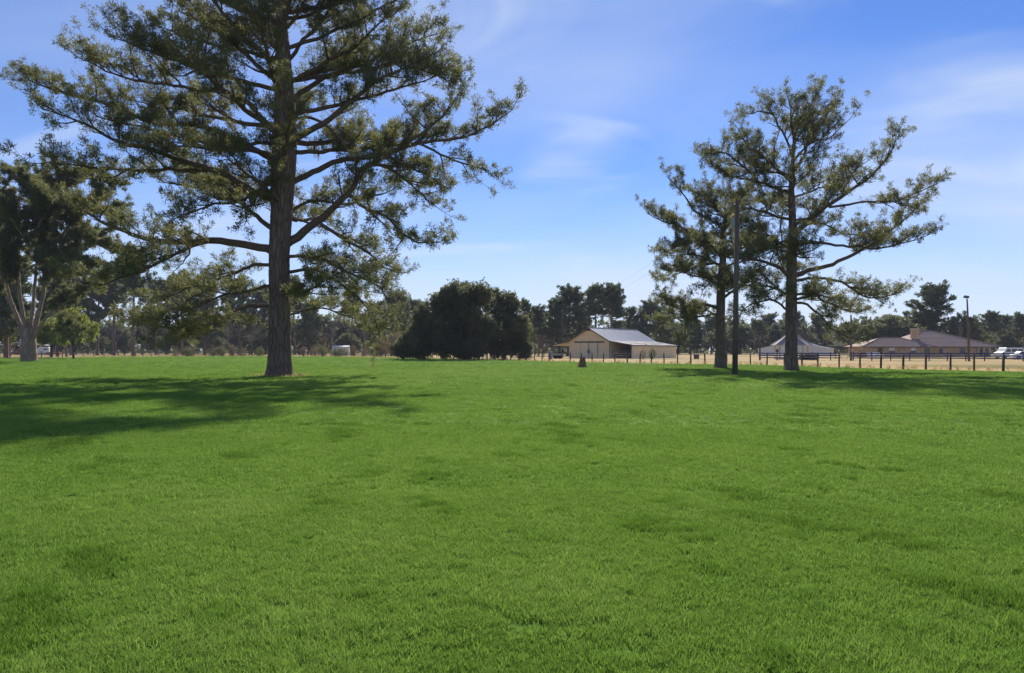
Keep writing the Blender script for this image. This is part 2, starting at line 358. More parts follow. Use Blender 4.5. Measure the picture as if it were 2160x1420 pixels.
def build_grass():
    rg = np.random.default_rng(5)
    # one clump of bent blades
    V, T, S = [], [], []
    for b in range(96):
        a, rr = rg.uniform(0, 6.283), 0.085 * math.sqrt(rg.uniform()); bx, by = rr * math.cos(a), rr * math.sin(a)
        h = rg.uniform(0.017, 0.044); w = rg.uniform(0.0015, 0.0027); lean = rg.uniform(0, 6.283); l = rg.uniform(0.2, 1.0) * h
        ux, uy = math.cos(lean), math.sin(lean); th = rg.uniform(0, 6.283); sx, sy = math.cos(th) * w, math.sin(th) * w
        n = len(V); mx, my, mz = bx + ux * l * 0.35, by + uy * l * 0.35, h * 0.62
        V += [(bx - sx, by - sy, 0), (bx + sx, by + sy, 0), (mx + sx * .8, my + sy * .8, mz), (mx - sx * .8, my - sy * .8, mz), (bx + ux * l, by + uy * l, h)]
        T += [(n, n+1, n+2), (n, n+2, n+3), (n+3, n+2, n+4)]; S += [rg.normal(0, 0.13)] * 5
    nclump = len(V)
    zones = [(1.6, 8, 340, .95, 1.0), (7, 15, 150, 1.15, 1.0), (13, 33, 28, 1.9, 1.1), (28, 80, 8.0, 3.6, 1.3), (65, 190, 1.5, 8.0, 1.7)]
    P, SX, SZ = [], [], []
    for (r0, r1, dens, sxy, sz) in zones:
        n = int(R(100) / 2 * (r1*r1 - r0*r0) * dens)
        r = np.sqrt(rg.uniform(r0*r0, r1*r1, n)); a = rg.uniform(-R(50), R(50), n)
        P.append(np.stack([r * np.sin(a), r * np.cos(a), np.full(n, 0.02)], 1)); SX.append(np.full(n, sxy)); SZ.append(np.full(n, sz))
    P = np.concatenate(P); SX = np.concatenate(SX) * rg.uniform(0.7, 1.3, len(P)); SZ = np.concatenate(SZ) * rg.uniform(0.7, 1.35, len(P))
    keep = P[:, 1] < edge_dist(P) - 3
    P, SX, SZ = P[keep], SX[keep], SZ[keep]
    n1, n2, n3 = smooth_noise(P, 1, 0.35), smooth_noise(P, 2, 2.0), smooth_noise(P, 3, 0.12)
    patch = np.clip((.55 * smooth_noise(P, 4, 0.9) + .8 * smooth_noise(P, 7, 3.2) + .6 * smooth_noise(P, 8, 9.0) - 1.0) * 1.6, 0, 1)
    tint = 0.60 + 0.045 * n1 + 0.05 * n2 + 0.04 * n3 + rg.normal(0, 0.06, len(P)) * np.clip(12 / np.hypot(P[:, 0], P[:, 1]), .25, 1) - 0.42 * patch
    tint = np.clip(tint, 0.05, 0.78)
    SZ = SZ * (1 + 0.12 * n2 + 0.45 * patch)
    me = bpy.data.meshes.new('grass')
    allV = np.concatenate([np.array(V), P]); T = np.array(T)
    me.vertices.add(len(allV)); me.vertices.foreach_set('co', allV.astype(np.float32).ravel())
    me.loops.add(T.size); me.loops.foreach_set('vertex_index', T.astype(np.int32).ravel())
    me.polygons.add(len(T)); me.polygons.foreach_set('loop_start', (np.arange(len(T)) * 3).astype(np.int32)); me.polygons.foreach_set('loop_total', np.full(len(T), 3, np.int32))
    def att(nm, v, t='FLOAT'):
        at = me.attributes.new(nm, t, 'POINT'); at.data.foreach_set('value' if t != 'FLOAT_VECTOR' else 'vector', v.astype(np.float32).ravel())
    att('is_clump', np.concatenate([np.ones(nclump), np.zeros(len(P))]))
    att('shade', np.concatenate([np.array(S), np.zeros(len(P))]))
    att('tint', np.concatenate([np.zeros(nclump), tint]))
    rot = np.zeros((len(allV), 3)); rot[nclump:, 2] = rg.uniform(0, 6.283, len(P)); rot[nclump:, :2] = rg.normal(0, 0.12, (len(P), 2)); att('rot', rot, 'FLOAT_VECTOR')
    sc = np.ones((len(allV), 3)); sc[nclump:] = np.stack([SX, SX, SZ], 1); att('size', sc, 'FLOAT_VECTOR')
    me.update(); me.materials.append(blade_mat())
    o = bpy.data.objects.new('grass', me); link(o); tag(o, 'short bright green grass growing all over the lawn', 'grass', kind='stuff')
    ng = bpy.data.node_groups.new('grass_scatter', 'GeometryNodeTree')
    ng.interface.new_socket('Geometry', in_out='INPUT', socket_type='NodeSocketGeometry'); ng.interface.new_socket('Geometry', in_out='OUTPUT', socket_type='NodeSocketGeometry')
    L = ng.links.new; nn = ng.nodes.new
    gi, go = nn('NodeGroupInput'), nn('NodeGroupOutput')
    def named(nm, t):
        q = nn('GeometryNodeInputNamedAttribute'); q.data_type = t; q.inputs[0].default_value = nm; return q.outputs[0]
    cmp = nn('FunctionNodeCompare'); cmp.data_type = 'FLOAT'; cmp.operation = 'GREATER_THAN'; cmp.inputs[1].default_value = 0.5; L(named('is_clump', 'FLOAT'), cmp.inputs[0])
    sp = nn('GeometryNodeSeparateGeometry'); sp.domain = 'POINT'; L(gi.outputs[0], sp.inputs[0]); L(cmp.outputs[0], sp.inputs[1])
    m2p = nn('GeometryNodeMeshToPoints'); L(sp.outputs[1], m2p.inputs[0])
    iop = nn('GeometryNodeInstanceOnPoints'); L(m2p.outputs[0], iop.inputs['Points']); L(sp.outputs[0], iop.inputs['Instance'])
    e2r = nn('FunctionNodeEulerToRotation'); L(named('rot', 'FLOAT_VECTOR'), e2r.inputs[0]); L(e2r.outputs[0], iop.inputs['Rotation'])
    L(named('size', 'FLOAT_VECTOR'), iop.inputs['Scale']); L(iop.outputs[0], go.inputs[0])
    md = o.modifiers.new('scatter', 'NODES'); md.node_group = ng
    return len(P)
print('grass clumps', build_grass())

# ------------------------------------------------------------------ trees
def unit(v): return v / (np.linalg.norm(v, axis=-1, keepdims=True) + 1e-9)
class Leaves:
    def __init__(s): s.C = []; s.A = []; s.T = []
    def add(s, C, A, T): s.C.append(C); s.A.append(A); s.T.append(T)
    def build(s, name, mat, parent, rg, n=9, length=0.22, width=0.07, bias=0.55):
        C = np.concatenate(s.C); A = unit(np.concatenate(s.A)); T = np.concatenate(s.T); k = len(C)
        D = unit(A[:, None] * bias + rg.normal(0, 0.62, (k, n, 3)))
        S = unit(np.cross(D, rg.normal(0, 1, (k, n, 3))))
        ln = length * rg.uniform(0.6, 1.25, (k, n, 1)); w = width * rg.uniform(0.6, 1.3, (k, n, 1))
        c = C[:, None] + rg.normal(0, length * 0.22, (k, n, 3))
        V = np.stack([c, c + D * ln + S * w * .5, c + D * ln * 0.8 - S * w * .5], 2).reshape(-1, 3)
        Fa = np.arange(len(V)).reshape(-1, 3)
        tint = np.repeat(np.clip(T[:, None] + rg.normal(0, 0.06, (k, n)), 0, 1).ravel(), 3)
        o = mesh_np(name, V, Fa, mat, parent, attrs={'tint': tint}); o['kind'] = 'stuff'
        return o
def resample(P, step):
    P = np.asarray(P, float); s = np.concatenate([[0], np.cumsum(np.linalg.norm(np.diff(P, axis=0), axis=1))])
    n = max(3, int(s[-1] / step) + 1); t = np.linspace(0, s[-1], n)
    Q = np.stack([np.interp(t, s, P[:, i]) for i in range(3)], 1)
    # round the corners a little
    for _ in range(2): Q[1:-1] = 0.25 * Q[:-2] + 0.5 * Q[1:-1] + 0.25 * Q[2:]
    return Q, s[-1]
def wander(P, rg, amp):
    n = len(P); k = np.cumsum(rg.normal(0, 1, (n, 3)), 0); t = np.linspace(0, 1, n)[:, None]
    k = k - k[0]; k = k - t * k[-1]
    return P + k * amp / max(1, math.sqrt(n))
def grow_limb(tubes, leaves, P, r0, rg, start=0.3, gap=0.42, l2=(1.0, 3.2), l3=(0.40, 0.95), dens=1.0, lift=0.35, tint=0.4, rtip=0.02, sides=7, lean=None, flat=0.75):
    """a limb with side branches, twigs and tufts along its outer part"""
    P, L = resample(P, 0.45); P = wander(P, rg, 0.24 * min(1, L / 5))
    n = len(P); t = np.linspace(0, 1, n); rad = r0 * (1 - t) ** 0.8 + rtip
    tubes.add(P, rad, sides)
    T = unit(np.gradient(P, axis=0)); up = np.array([0, 0, 1.0])
    sl = L * (1 - start); m = max(3, int(sl / gap)); side = 1
    for q in range(m + 1):
        tt = start + (1 - start) * (q + rg.uniform(-0.3, 0.3)) / m; tt = min(max(tt, 0.05), 1.0); i = min(n - 1, int(tt * (n - 1)))
        p, tg = P[i], T[i]; side = -side
        pr = unit(np.cross(tg, up)) * side
        pr = unit(pr * flat + rg.normal(0, 0.55, 3) * np.array([1, 1, 0.45]))
        if q == m: d = unit(tg + up * lift)
        else: d = unit(tg * rg.uniform(0.35, 0.95) + pr * 0.85 + up * rg.uniform(-0.15, max(-0.1, lift * 1.6)))
        if lean is not None: d = unit(d + lean)
        len2 = np.clip(rg.uniform(*l2) * (1.15 - 0.72 * tt), 0.45, 4.5)
        k2 = max(4, int(len2 / 0.3)); s = np.linspace(0, 1, k2)[:, None]
        B = p + d * len2 * s + up * (lift * 0.55 * len2) * s ** 2.2
        B = wander(B, rg, 0.16)
        rb = min(rad[i] * 0.6, 0.012 + 0.022 * len2); tubes.add(B, rb * (1 - s[:, 0]) ** 0.7 + 0.008, 4)
        TB = unit(np.gradient(B, axis=0)); bt = tint + rg.normal(0, 0.10)
        nt3 = max(2, int(len2 / 0.22))
        for w in range(nt3 + 1):
            u = 0.22 + 0.78 * w / nt3; j = min(k2 - 1, int(u * (k2 - 1)))
            d3 = TB[j] if w == nt3 else unit(TB[j] * 0.6 + rg.normal(0, 0.6, 3) * np.array([1, 1, .7]) + up * 0.38)
            len3 = rg.uniform(*l3); e = B[j] + d3 * len3 + up * 0.15 * len3
            if rg.uniform() < 0.9: tubes.add(np.stack([B[j], (B[j] + e) / 2 + rg.normal(0, .04, 3), e]), np.array([0.012, 0.010, 0.006]), 3)
            c = max(2, int(round(len3 * 8 * dens))); a = rg.uniform(0.42, 1.08, c)[:, None]
            C = B[j] * (1 - a) + e * a + rg.normal(0, 0.10, (c, 3))
            leaves.add(C, np.repeat((d3 + up * 0.5)[None], c, 0), np.clip(bt + rg.normal(0, 0.07, c), 0, 1))

def px_limb(pts, d0, dd):
    """photograph points of a limb at the tree's own distance d0, reaching dd metres further (or nearer) at its tip"""
    n = len(pts); return np.array([W(x, y, d0 + dd * (i / (n - 1)) ** 1.2) for i, (x, y) in enumerate(pts)])

def trunk_mesh(P, r, mat, parent, name='trunk', sides=40, rough=0.06, rg=None, step=0.12, flare=0.35):
    Q, L = resample(P, step); s0 = np.linspace(0, 1, len(P)); t = np.linspace(0, 1, len(Q)); rr = np.interp(t, s0, r)
    z = Q[:, 2]; T, U, V = frames(Q); a = np.arange(sides) * 2 * math.pi / sides
    U = np.tile([1.0, 0, 0], (len(Q), 1)); V = np.tile([0, 1.0, 0], (len(Q), 1))
    lob = 1 + flare * np.exp(-z / 0.55)[:, None] * (0.55 + 0.45 * np.cos(5 * a + 0.8)[None])
    zz = np.arange(len(Q))[:, None] * step
    ridg = rough * (0.5 * np.sin(11 * a[None] + 1.3 * np.sin(zz * 1.1)) + 0.35 * np.sin(17 * a[None] + 2.1 * np.sin(zz * 0.7 + 2)) + 0.35 * rg.normal(0, 0.5, (len(Q), sides)))
    k = rr[:, None] * (lob + ridg)
    X = (Q[:, None] + (np.cos(a)[None, :, None] * U[:, None] + np.sin(a)[None, :, None] * V[:, None]) * k[..., None]).reshape(-1, 3)
    n = len(Q); i = np.arange(n - 1)[:, None]; j = np.arange(sides)[None]; kk = (j + 1) % sides
    q = np.stack([i*sides + j, i*sides + kk, (i+1)*sides + kk, (i+1)*sides + j], -1).reshape(-1, 4)
    return mesh_np(name, X, q, mat, parent, smooth=True)

def traced_pine(name, label, trunk, widths, d0, limbs, extra, seed, base, mats=('bark', 'limb', 'needle'), leafn=13, tuft=(0.24, 0.046), dens=1.0, tint=0.42, flare=0.40):
    rg = np.random.default_rng(seed)
    o = thing(name, label, 'tree', base); B = np.array(base)
    TP = np.array([W(x, y, d0) for x, y in trunk]); TP[0][2] = -0.15
    TR = np.array(widths) * d0 / F / 2
    trunk_mesh(TP - B, TR, M[mats[0]], o, rg=rg, flare=flare)
    lv = Leaves()
    for L in limbs:
        tb = Tubes(); kw = dict(L[3]) if len(L) > 3 else {}
        pts = list(L[0]); ys = [p[1] for p in trunk][::-1]; xa = float(np.interp(pts[0][1], ys, [p[0] for p in trunk][::-1]))
        if abs(pts[0][0] - xa) < 45 and min(ys) < pts[0][1] < max(ys): pts = [(xa, pts[0][1] + 6)] + pts      # root the limb in the trunk
        kw.setdefault('tint', tint + rg.normal(0, 0.08))
        grow_limb(tb, lv, px_limb(pts, d0, L[2]) - B, L[1] * .72 * d0 / F / 2, rg, dens=dens * kw.pop('dens', 1.0), **kw)
        tb.build('limb', M[mats[1]], o)
    for (h, az, ln, rise, r0) in extra:
        tb = Tubes(); a = R(az)
        j = np.interp(h, TP[:, 2], np.arange(len(TP))); c = np.array([np.interp(j, np.arange(len(TP)), TP[:, i]) for i in range(3)]) - B
        dv = np.array([math.sin(a), math.cos(a), 0]); s = np.linspace(0, 1, 6)[:, None]
        P = c + dv * ln * s + np.array([0, 0, 1.0]) * (rise * ln * s ** 1.3)
        grow_limb(tb, lv, P, r0, rg, dens=dens, tint=tint + rg.normal(0, 0.08)); tb.build('limb', M[mats[1]], o)
    cr = lv.build('crown', M[mats[2]], o, rg, n=leafn, length=tuft[0], width=tuft[1])
    return o

# the big pine
D1 = ground_d(795); base1 = G(590, 795)
T1 = [(590, 800), (590, 740), (590, 640), (589, 540), (596, 400), (602, 280), (600, 200), (597, 110), (592, 20), (588, -70), (586, -140), (584, -190)]
W1 = [47, 44, 42, 42, 44, 50, 46, 36, 26, 16, 9, 4]
LIMBS1 = [
 ([(585,532),(500,518),(412,508),(364,511),(301,502),(270,486),(222,474),(190,450),(120,425)], 24, 1.0, dict(start=.34)),
 ([(440,510),(390,521),(345,546),(285,572),(228,597),(180,600)], 9, -3.0, dict(start=.2)),
 ([(608,518),(648,486),(696,447),(749,400),(766,352),(830,330),(870,290)], 26, 3.0, dict(start=.4)),
 ([(615,385),(660,360),(707,337),(810,328),(885,302),(988,290),(1032,266),(1080,232)], 17, 2.0, dict(start=.42, lean=(0,0,.12))),
 ([(615,300),(692,260),(713,234),(757,201),(796,171),(855,142),(899,124)], 19, -3.0, dict(start=.4)),
 ([(618,215),(648,183),(707,151),(766,133),(825,112),(885,89),(925,70)], 15, 4.0, dict(start=.4)),
 ([(618,168),(677,130),(722,115),(766,89),(796,53),(830,10)], 12, -4.0, dict(start=.35)),
 ([(612,130),(650,70),(700,10),(740,-40)], 11, 2.5, dict(start=.35)),
 ([(606,60),(640,0),(690,-60)], 9, -2.0, dict(start=.25)),
 ([(577,285),(532,216),(488,195),(458,183),(432,133),(444,60)], 18, -2.0, dict(start=.45)),
 ([(578,170),(532,124),(473,74),(420,40),(370,20)], 14, 3.0, dict(start=.35)),
 ([(580,110),(545,40),(490,-20),(440,-60)], 11, -3.0, dict(start=.3)),
 ([(582,40),(550,-20),(500,-80)], 9, 2.0, dict(start=.25)),
 ([(568,420),(473,370),(414,349),(355,334),(310,313),(251,302),(207,275),(148,245),(90,230)], 20, -3.0, dict(start=.36)),
 ([(440,360),(380,367),(296,364),(222,355),(150,350),(80,345)], 10, -5.0, dict(start=.3)),
 ([(575,335),(500,290),(430,265),(325,263),(210,215),(120,190),(60,165),(30,170)], 16, 4.0, dict(start=.38, lean=(0,0,.1))),
 ([(458,190),(380,180),(300,170),(220,150),(150,110)], 9, 1.0, dict(start=.25, lean=(0,0,.25))),
 ([(432,140),(370,120),(310,90),(260,50)], 8, -1.0, dict(start=.2, lean=(0,0,.2))),
 ([(568,480),(530,441),(483,400),(440,372),(390,370)], 15, 5.0, dict(start=.35)),
 ([(569,645),(518,640),(489,654),(459,681),(400,692),(330,690),(275,680)], 11, -2.0, dict(start=.35, lift=.18)),
 ([(475,668),(450,690),(430,708),(412,718)], 6, -1.0, dict(start=.4, lift=.25, gap=.7, l2=(.6,1.4))),
 ([(569,558),(533,560),(509,575),(450,598),(390,612),(320,640)], 10, 4.0, dict(start=.3, lift=.2)),
 ([(570,600),(520,610),(470,625),(420,640),(370,670),(350,690)], 8, -4.0, dict(start=.3, lift=.15)),
 ([(610,572),(666,569),(711,592),(770,634),(800,685),(798,725)], 9, 1.5, dict(start=.25, lift=.12)),
 ([(610,540),(651,542),(700,560),(745,590),(800,612),(828,640)], 9, -3.0, dict(start=.25, lift=.15)),
 ([(675,471),(716,512),(760,525),(799,554),(829,580),(855,575)], 10, 2.0, dict(start=.2, lift=.2)),
 ([(735,410),(764,438),(814,453),(844,486),(888,506),(928,512)], 10, -2.0, dict(start=.2, lift=.2)),
 ([(766,352),(796,343),(840,372),(885,410),(925,440)], 9, 2.0, dict(start=.2, lift=.15)),
 ([(640,245),(660,245),(707,281),(751,331),(762,364),(755,400)], 9, -1.5, dict(start=.55, lift=.0, gap=1.0)),
 ([(885,302),(930,330),(980,340),(1020,350),(1040,372)], 6, -1.0, dict(start=.3, lift=.05, gap=.7)),
 ([(810,328),(870,345),(920,372),(950,400)], 7, 1.5, dict(start=.2, lift=.1)),
 ([(860,300),(910,260),(950,225),(955,190)], 8, 1.0, dict(start=.3)),
 ([(855,142),(910,150),(945,160),(955,185)], 6, -1.0, dict(start=.2)),
 ([(612,660),(640,640),(690,645),(740,660),(760,690)], 6, 5.0, dict(start=.2, lift=.15)),
 ([(612,620),(650,618),(690,605),(720,610)], 6, -4.0, dict(start=.3, lift=.2)),
 ([(612,450),(660,420),(720,440),(780,420),(840,400)], 9, 5.0, dict(start=.3)),
 ([(572,380),(520,420),(450,430),(400,450),(360,470)], 9, -5.0, dict(start=.3)),
 ([(574,300),(480,320),(400,300),(340,310)], 10, -6.0, dict(start=.3)),
]
rgx = random.Random(3)
EX1 = [(9.5, 10, 6.5, .15, .16), (10.5, 190, 6, .2, .14), (12, 340, 8, .25, .2), (12.5, 160, 7.5, .22, .17), (14, 30, 8.5, .3, .18), (14.6, 205, 8, .28, .17),
       (16, 350, 8, .4, .17), (16.5, 175, 7.5, .35, .15), (18, 20, 7, .5, .14), (18.5, 215, 7, .5, .14), (20, 330, 6.5, .6, .13), (20.5, 150, 6.5, .6, .13),
       (22, 60, 6, .6, .12), (22.4, 240, 6.5, .5, .12), (23, 0, 5.5, .7, .11), (23.6, 120, 6, .5, .11), (24.4, 290, 5.5, .6, .1), (25.2, 200, 4.5, .8, .09), (25.8, 70, 4.5, .8, .09), (26.4, 330, 4, 1, .08),
       (11.2, 285, 9, .12, .13), (13.2, 255, 10, .16, .14), (15.2, 280, 10.5, .2, .14), (17.2, 262, 10, .28, .13), (19.2, 288, 9.5, .34, .12), (21.2, 268, 8.5, .45, .11), (23.2, 275, 7.5, .5, .1),
       (13.6, 75, 9, .14, .13), (15.8, 100, 9.5, .18, .13), (17.8, 80, 9.5, .26, .12), (19.8, 98, 9, .36, .11), (21.6, 78, 8, .42, .1), (23.4, 95, 7, .5, .1), (24.8, 262, 6, .6, .09), (25, 88, 5.5, .6, .09)]
traced_pine('pine_tree', 'huge spreading pine with thick straight trunk, lone on the lawn', T1, W1, D1, LIMBS1, EX1, 11, base1, dens=.92)

def soil():
    rg = np.random.default_rng(4); n = 40; a = np.arange(n) * 2 * math.pi / n; r_ = 1.15 + .25 * np.sin(3 * a + 1) + .15 * np.sin(7 * a) + rg.normal(0, .06, n)
    vs = [(0, 0, .05)] + [(r_[k] * math.cos(a[k]), r_[k] * math.sin(a[k]), .024) for k in range(n)]
    m = MB().add(vs, [(0, 1 + k, 1 + (k + 1) % n) for k in range(n)]).build('bare_soil', worn('litter_strewn_soil', (0.20, 0.14, 0.085), (0.42, 0.31, 0.19), 5, 0.95, bumps=.6)); m.location = base1; tag(m, kind='structure')
    lv = Leaves(); q = rg.uniform(0, 6.28, 260); rr = rg.uniform(.7, 1.7, 260); lv.add(np.stack([rr * np.cos(q), rr * np.sin(q), np.full(260, .05)], 1), rg.normal(0, 1, (260, 3)) * np.array([1, 1, .15]), np.clip(.4 + rg.normal(0, .2, 260), 0, 1))
    o = lv.build('leaf_litter', M['straw'], None, rg, n=5, length=.16, width=.035, bias=.3); o.location = base1; tag(o, 'dry needle litter round the foot of the huge pine', 'leaf litter', kind='stuff')
soil()

# the two pines by the utility pole
D2 = ground_d(783); base2 = G(1670, 783)
T2 = [(1669, 788), (1669, 740), (1669, 640), (1670, 560), (1672, 475), (1669, 399), (1671, 361), (1675, 300), (1668, 235)]
W2 = [26, 24, 23, 21, 18, 14, 10, 6, 2]
LIMBS2 = [
 ([(1671,365),(1692,333),(1708,286),(1739,251),(1761,215)], 9, 1.0, dict(start=.35)),
 ([(1708,290),(1735,300),(1765,275),(1792,252)], 4, -1.0, dict(start=.35, gap=.9)),
 ([(1668,380),(1613,336),(1582,311),(1550,264)], 10, 1.5, dict(start=.3)),
 ([(1672,330),(1650,270),(1625,235),(1590,240)], 6, -1.0, dict(start=.3)),
 ([(1674,320),(1700,260),(1710,215),(1720,205)], 5, -2.0, dict(start=.4)),
 ([(1667,405),(1600,385),(1540,370),(1495,345)], 10, 2.0, dict(start=.25)),
 ([(1600,385),(1560,340),(1520,315),(1500,330)], 6, -1.5, dict(start=.1)),
 ([(1676,494),(1708,462),(1749,431),(1777,409),(1834,374),(1865,346),(1885,300),(1900,280)], 14, 1.0, dict(start=.45)),
 ([(1777,409),(1800,360),(1830,340)], 5, -1.0, dict(start=.2)),
 ([(1673,409),(1708,396),(1750,385),(1790,375)], 6, 2.0, dict(start=.3)),
 ([(1749,437),(1834,424),(1903,412),(1950,392),(1978,388)], 6, -1.0, dict(start=.45)),
 ([(1679,579),(1739,563),(1802,535),(1865,494),(1912,459),(1950,420)], 13, 2.0, dict(start=.42)),
 ([(1683,516),(1710,506),(1771,516),(1865,522),(1928,506),(1968,490)], 8, -2.0, dict(start=.42)),
 ([(1682,590),(1719,587),(1774,594),(1807,614),(1828,627),(1870,622),(1905,612)], 8, 1.5, dict(start=.45, lift=.2)),
 ([(1680,622),(1708,622),(1741,635),(1774,653),(1820,662)], 7, 3.0, dict(start=.3, lift=.15)),
 ([(1680,631),(1719,651),(1741,675),(1754,696),(1780,712),(1805,715)], 7, -1.0, dict(start=.4, lift=.15)),
 ([(1662,581),(1632,557),(1599,547),(1562,544),(1520,535)], 11, -2.0, dict(start=.3)),
 ([(1660,653),(1638,635),(1610,637),(1566,650),(1560,670)], 6, -3.0, dict(start=.25, lift=.15)),
 ([(1658,618),(1632,605),(1577,600),(1550,610)], 7, 3.0, dict(start=.25)),
 ([(1664,459),(1613,443),(1569,437),(1530,425)], 8, -1.0, dict(start=.25)),
 ([(1662,522),(1629,503),(1582,487),(1550,480)], 7, 2.0, dict(start=.25)),
 ([(1662,500),(1620,520),(1580,520)], 6, -4.0, dict(start=.3)),
 ([(1708,462),(1740,480),(1790,497),(1830,490)], 5, 1.0, dict(start=.3)),
]
EX2 = [(5.4, 170, 4, .1, .1), (7.2, 20, 5, .15, .12), (8.2, 195, 5, .2, .12), (9.6, 340, 5.5, .2, .12), (11, 160, 5, .3, .12), (12.4, 15, 5, .3, .11), (13.6, 200, 4.5, .4, .1),
       (15, 330, 4, .5, .09), (16, 170, 3.8, .6, .08), (17.3, 30, 3, .7, .07), (18.2, 210, 2.6, .8, .06)]
traced_pine('pine_tree', 'tall open pine with bare curving limbs beside the wooden utility pole, taller of two', T2, W2, D2, LIMBS2, EX2, 21, base2, dens=.9, tint=.46)

D3 = ground_d(777.5); base3 = G(1520, 777.5)
T3 = [(1519, 782), (1520, 730), (1520, 660), (1521, 600), (1525, 545), (1528, 480), (1530, 430), (1532, 410)]
W3 = [23, 21, 18, 18, 15, 11, 6, 2]
LIMBS3 = [
 ([(1528,625),(1549,613),(1579,598),(1610,585)], 8, -1.0, dict(start=.35)),
 ([(1514,646),(1486,637),(1457,644),(1431,657),(1410,640),(1393,615)], 8, 0.5, dict(start=.45)),
 ([(1479,645),(1451,668),(1442,690),(1445,715)], 5, -1.0, dict(start=.25, lift=-.1)),
 ([(1512,668),(1494,650),(1470,660)], 5, 2.0, dict(start=.5)),
 ([(1520,559),(1492,548),(1466,533),(1410,540)], 7, 1.0, dict(start=.25)),
 ([(1516,580),(1483,583),(1457,581),(1415,570)], 6, -2.0, dict(start=.25)),
 ([(1525,540),(1490,500),(1440,480),(1400,470),(1362,450)], 8, 1.0, dict(start=.3)),
 ([(1528,480),(1470,450),(1445,415),(1428,388),(1405,372)], 7, -1.0, dict(start=.35, gap=.7)),
 ([(1529,460),(1500,430),(1470,425)], 5, 2.0, dict(start=.2)),
 ([(1530,440),(1560,425),(1590,432)], 5, -1.0, dict(start=.2)),
 ([(1525,545),(1570,525),(1600,500)], 6, 2.0, dict(start=.2)),
 ([(1523,520),(1470,505),(1430,520),(1405,530)], 6, -3.0, dict(start=.2)),
 ([(1520,560),(1480,560),(1440,575),(1405,590)], 6, 3.0, dict(start=.25)),
 ([(1512,660),(1470,668),(1440,660),(1400,680)], 5, 3.0, dict(start=.3)),
]
EX3 = [(6.5, 190, 4, .15, .1), (7.5, 10, 4.5, .2, .11), (8.8, 170, 4.5, .25, .1), (10, 350, 4.5, .3, .1), (11.2, 200, 4, .3, .09), (12.3, 30, 4, .4, .08), (13.4, 160, 3, .5, .07), (14, 330, 3, .6, .06)]
traced_pine('pine_tree', 'shorter pine with two-way forking low limbs beside the wooden utility pole', T3, W3, D3, LIMBS3, EX3, 31, base3, dens=1.1, tint=.40)

# the forked tree at the left
D4 = ground_d(764); base4 = G(62, 764)
T4 = [(62, 768), (62, 745), (60, 715), (58, 690)]
W4 = [30, 27, 27, 22]
LIMBS4 = [
 ([(52,720),(42,680),(25,640),(5,605),(-20,570),(-50,520)], 15, 1.0, dict(start=.5)),
 ([(56,712),(50,660),(44,610),(38,560),(25,500),(20,440)], 13, -1.0, dict(start=.45)),
 ([(66,715),(76,680),(88,640),(96,600),(105,540),(120,470)], 15, 1.0, dict(start=.45)),
 ([(70,716),(86,685),(110,660),(140,640),(175,615),(215,600)], 10, -2.0, dict(start=.4)),
 ([(30,650),(15,610),(10,560),(-10,500)], 8, -2.0, dict(start=.4)),
 ([(60,712),(66,660),(70,600),(75,520),(80,430),(90,370)], 11, 2.0, dict(start=.5)),
 ([(100,580),(140,540),(185,510),(230,490)], 8, 2.0, dict(start=.2)),
 ([(110,520),(160,460),(200,420),(235,400)], 8, -2.0, dict(start=.2)),
 ([(80,440),(130,400),(170,375)], 7, 1.0, dict(start=.1)),
 ([(22,480),(-10,430),(-40,390)], 7, -1.0, dict(start=.1)),
 ([(40,550),(0,500),(-60,470)], 7, 3.0, dict(start=.1)),
 ([(84,420),(50,380),(10,360)], 7, -2.0, dict(start=.1)),
 ([(96,600),(130,590),(170,575),(200,560)], 6, -4.0, dict(start=.2)),
 ([(70,560),(120,560),(160,545)], 6, -5.0, dict(start=.1)),
 ([(60,520),(30,470),(0,430)], 6, -5.0, dict(start=.1)),
 ([(80,480),(110,430),(140,430)], 6, -5.0, dict(start=.1)),
 ([(120,655),(150,680),(165,700)], 4, 1.0, dict(start=.2, lift=0)),
 ([(88,385),(140,375),(200,380),(250,395)], 6, -2.0, dict(start=.1)),
 ([(105,470),(160,440),(210,450),(255,440)], 6, -3.0, dict(start=.1)),
 ([(30,470),(10,410),(-10,370)], 6, 2.0, dict(start=.1)),
 ([(90,430),(60,390),(40,365)], 6, 3.0, dict(start=.1)),
 ([(110,510),(170,500),(230,520),(270,540)], 6, -4.0, dict(start=.1)),
 ([(75,500),(100,450),(120,400)], 6, 4.0, dict(start=.1)),
]
traced_pine('forked_tree', 'big tree with pale reddish trunk forking low into several stems', T4, W4, D4, LIMBS4, [], 41, base4,
            mats=('pale_bark', 'pale_bark', 'needle'), dens=1.5, tint=.38, leafn=11, tuft=(0.36, 0.10), flare=.2)

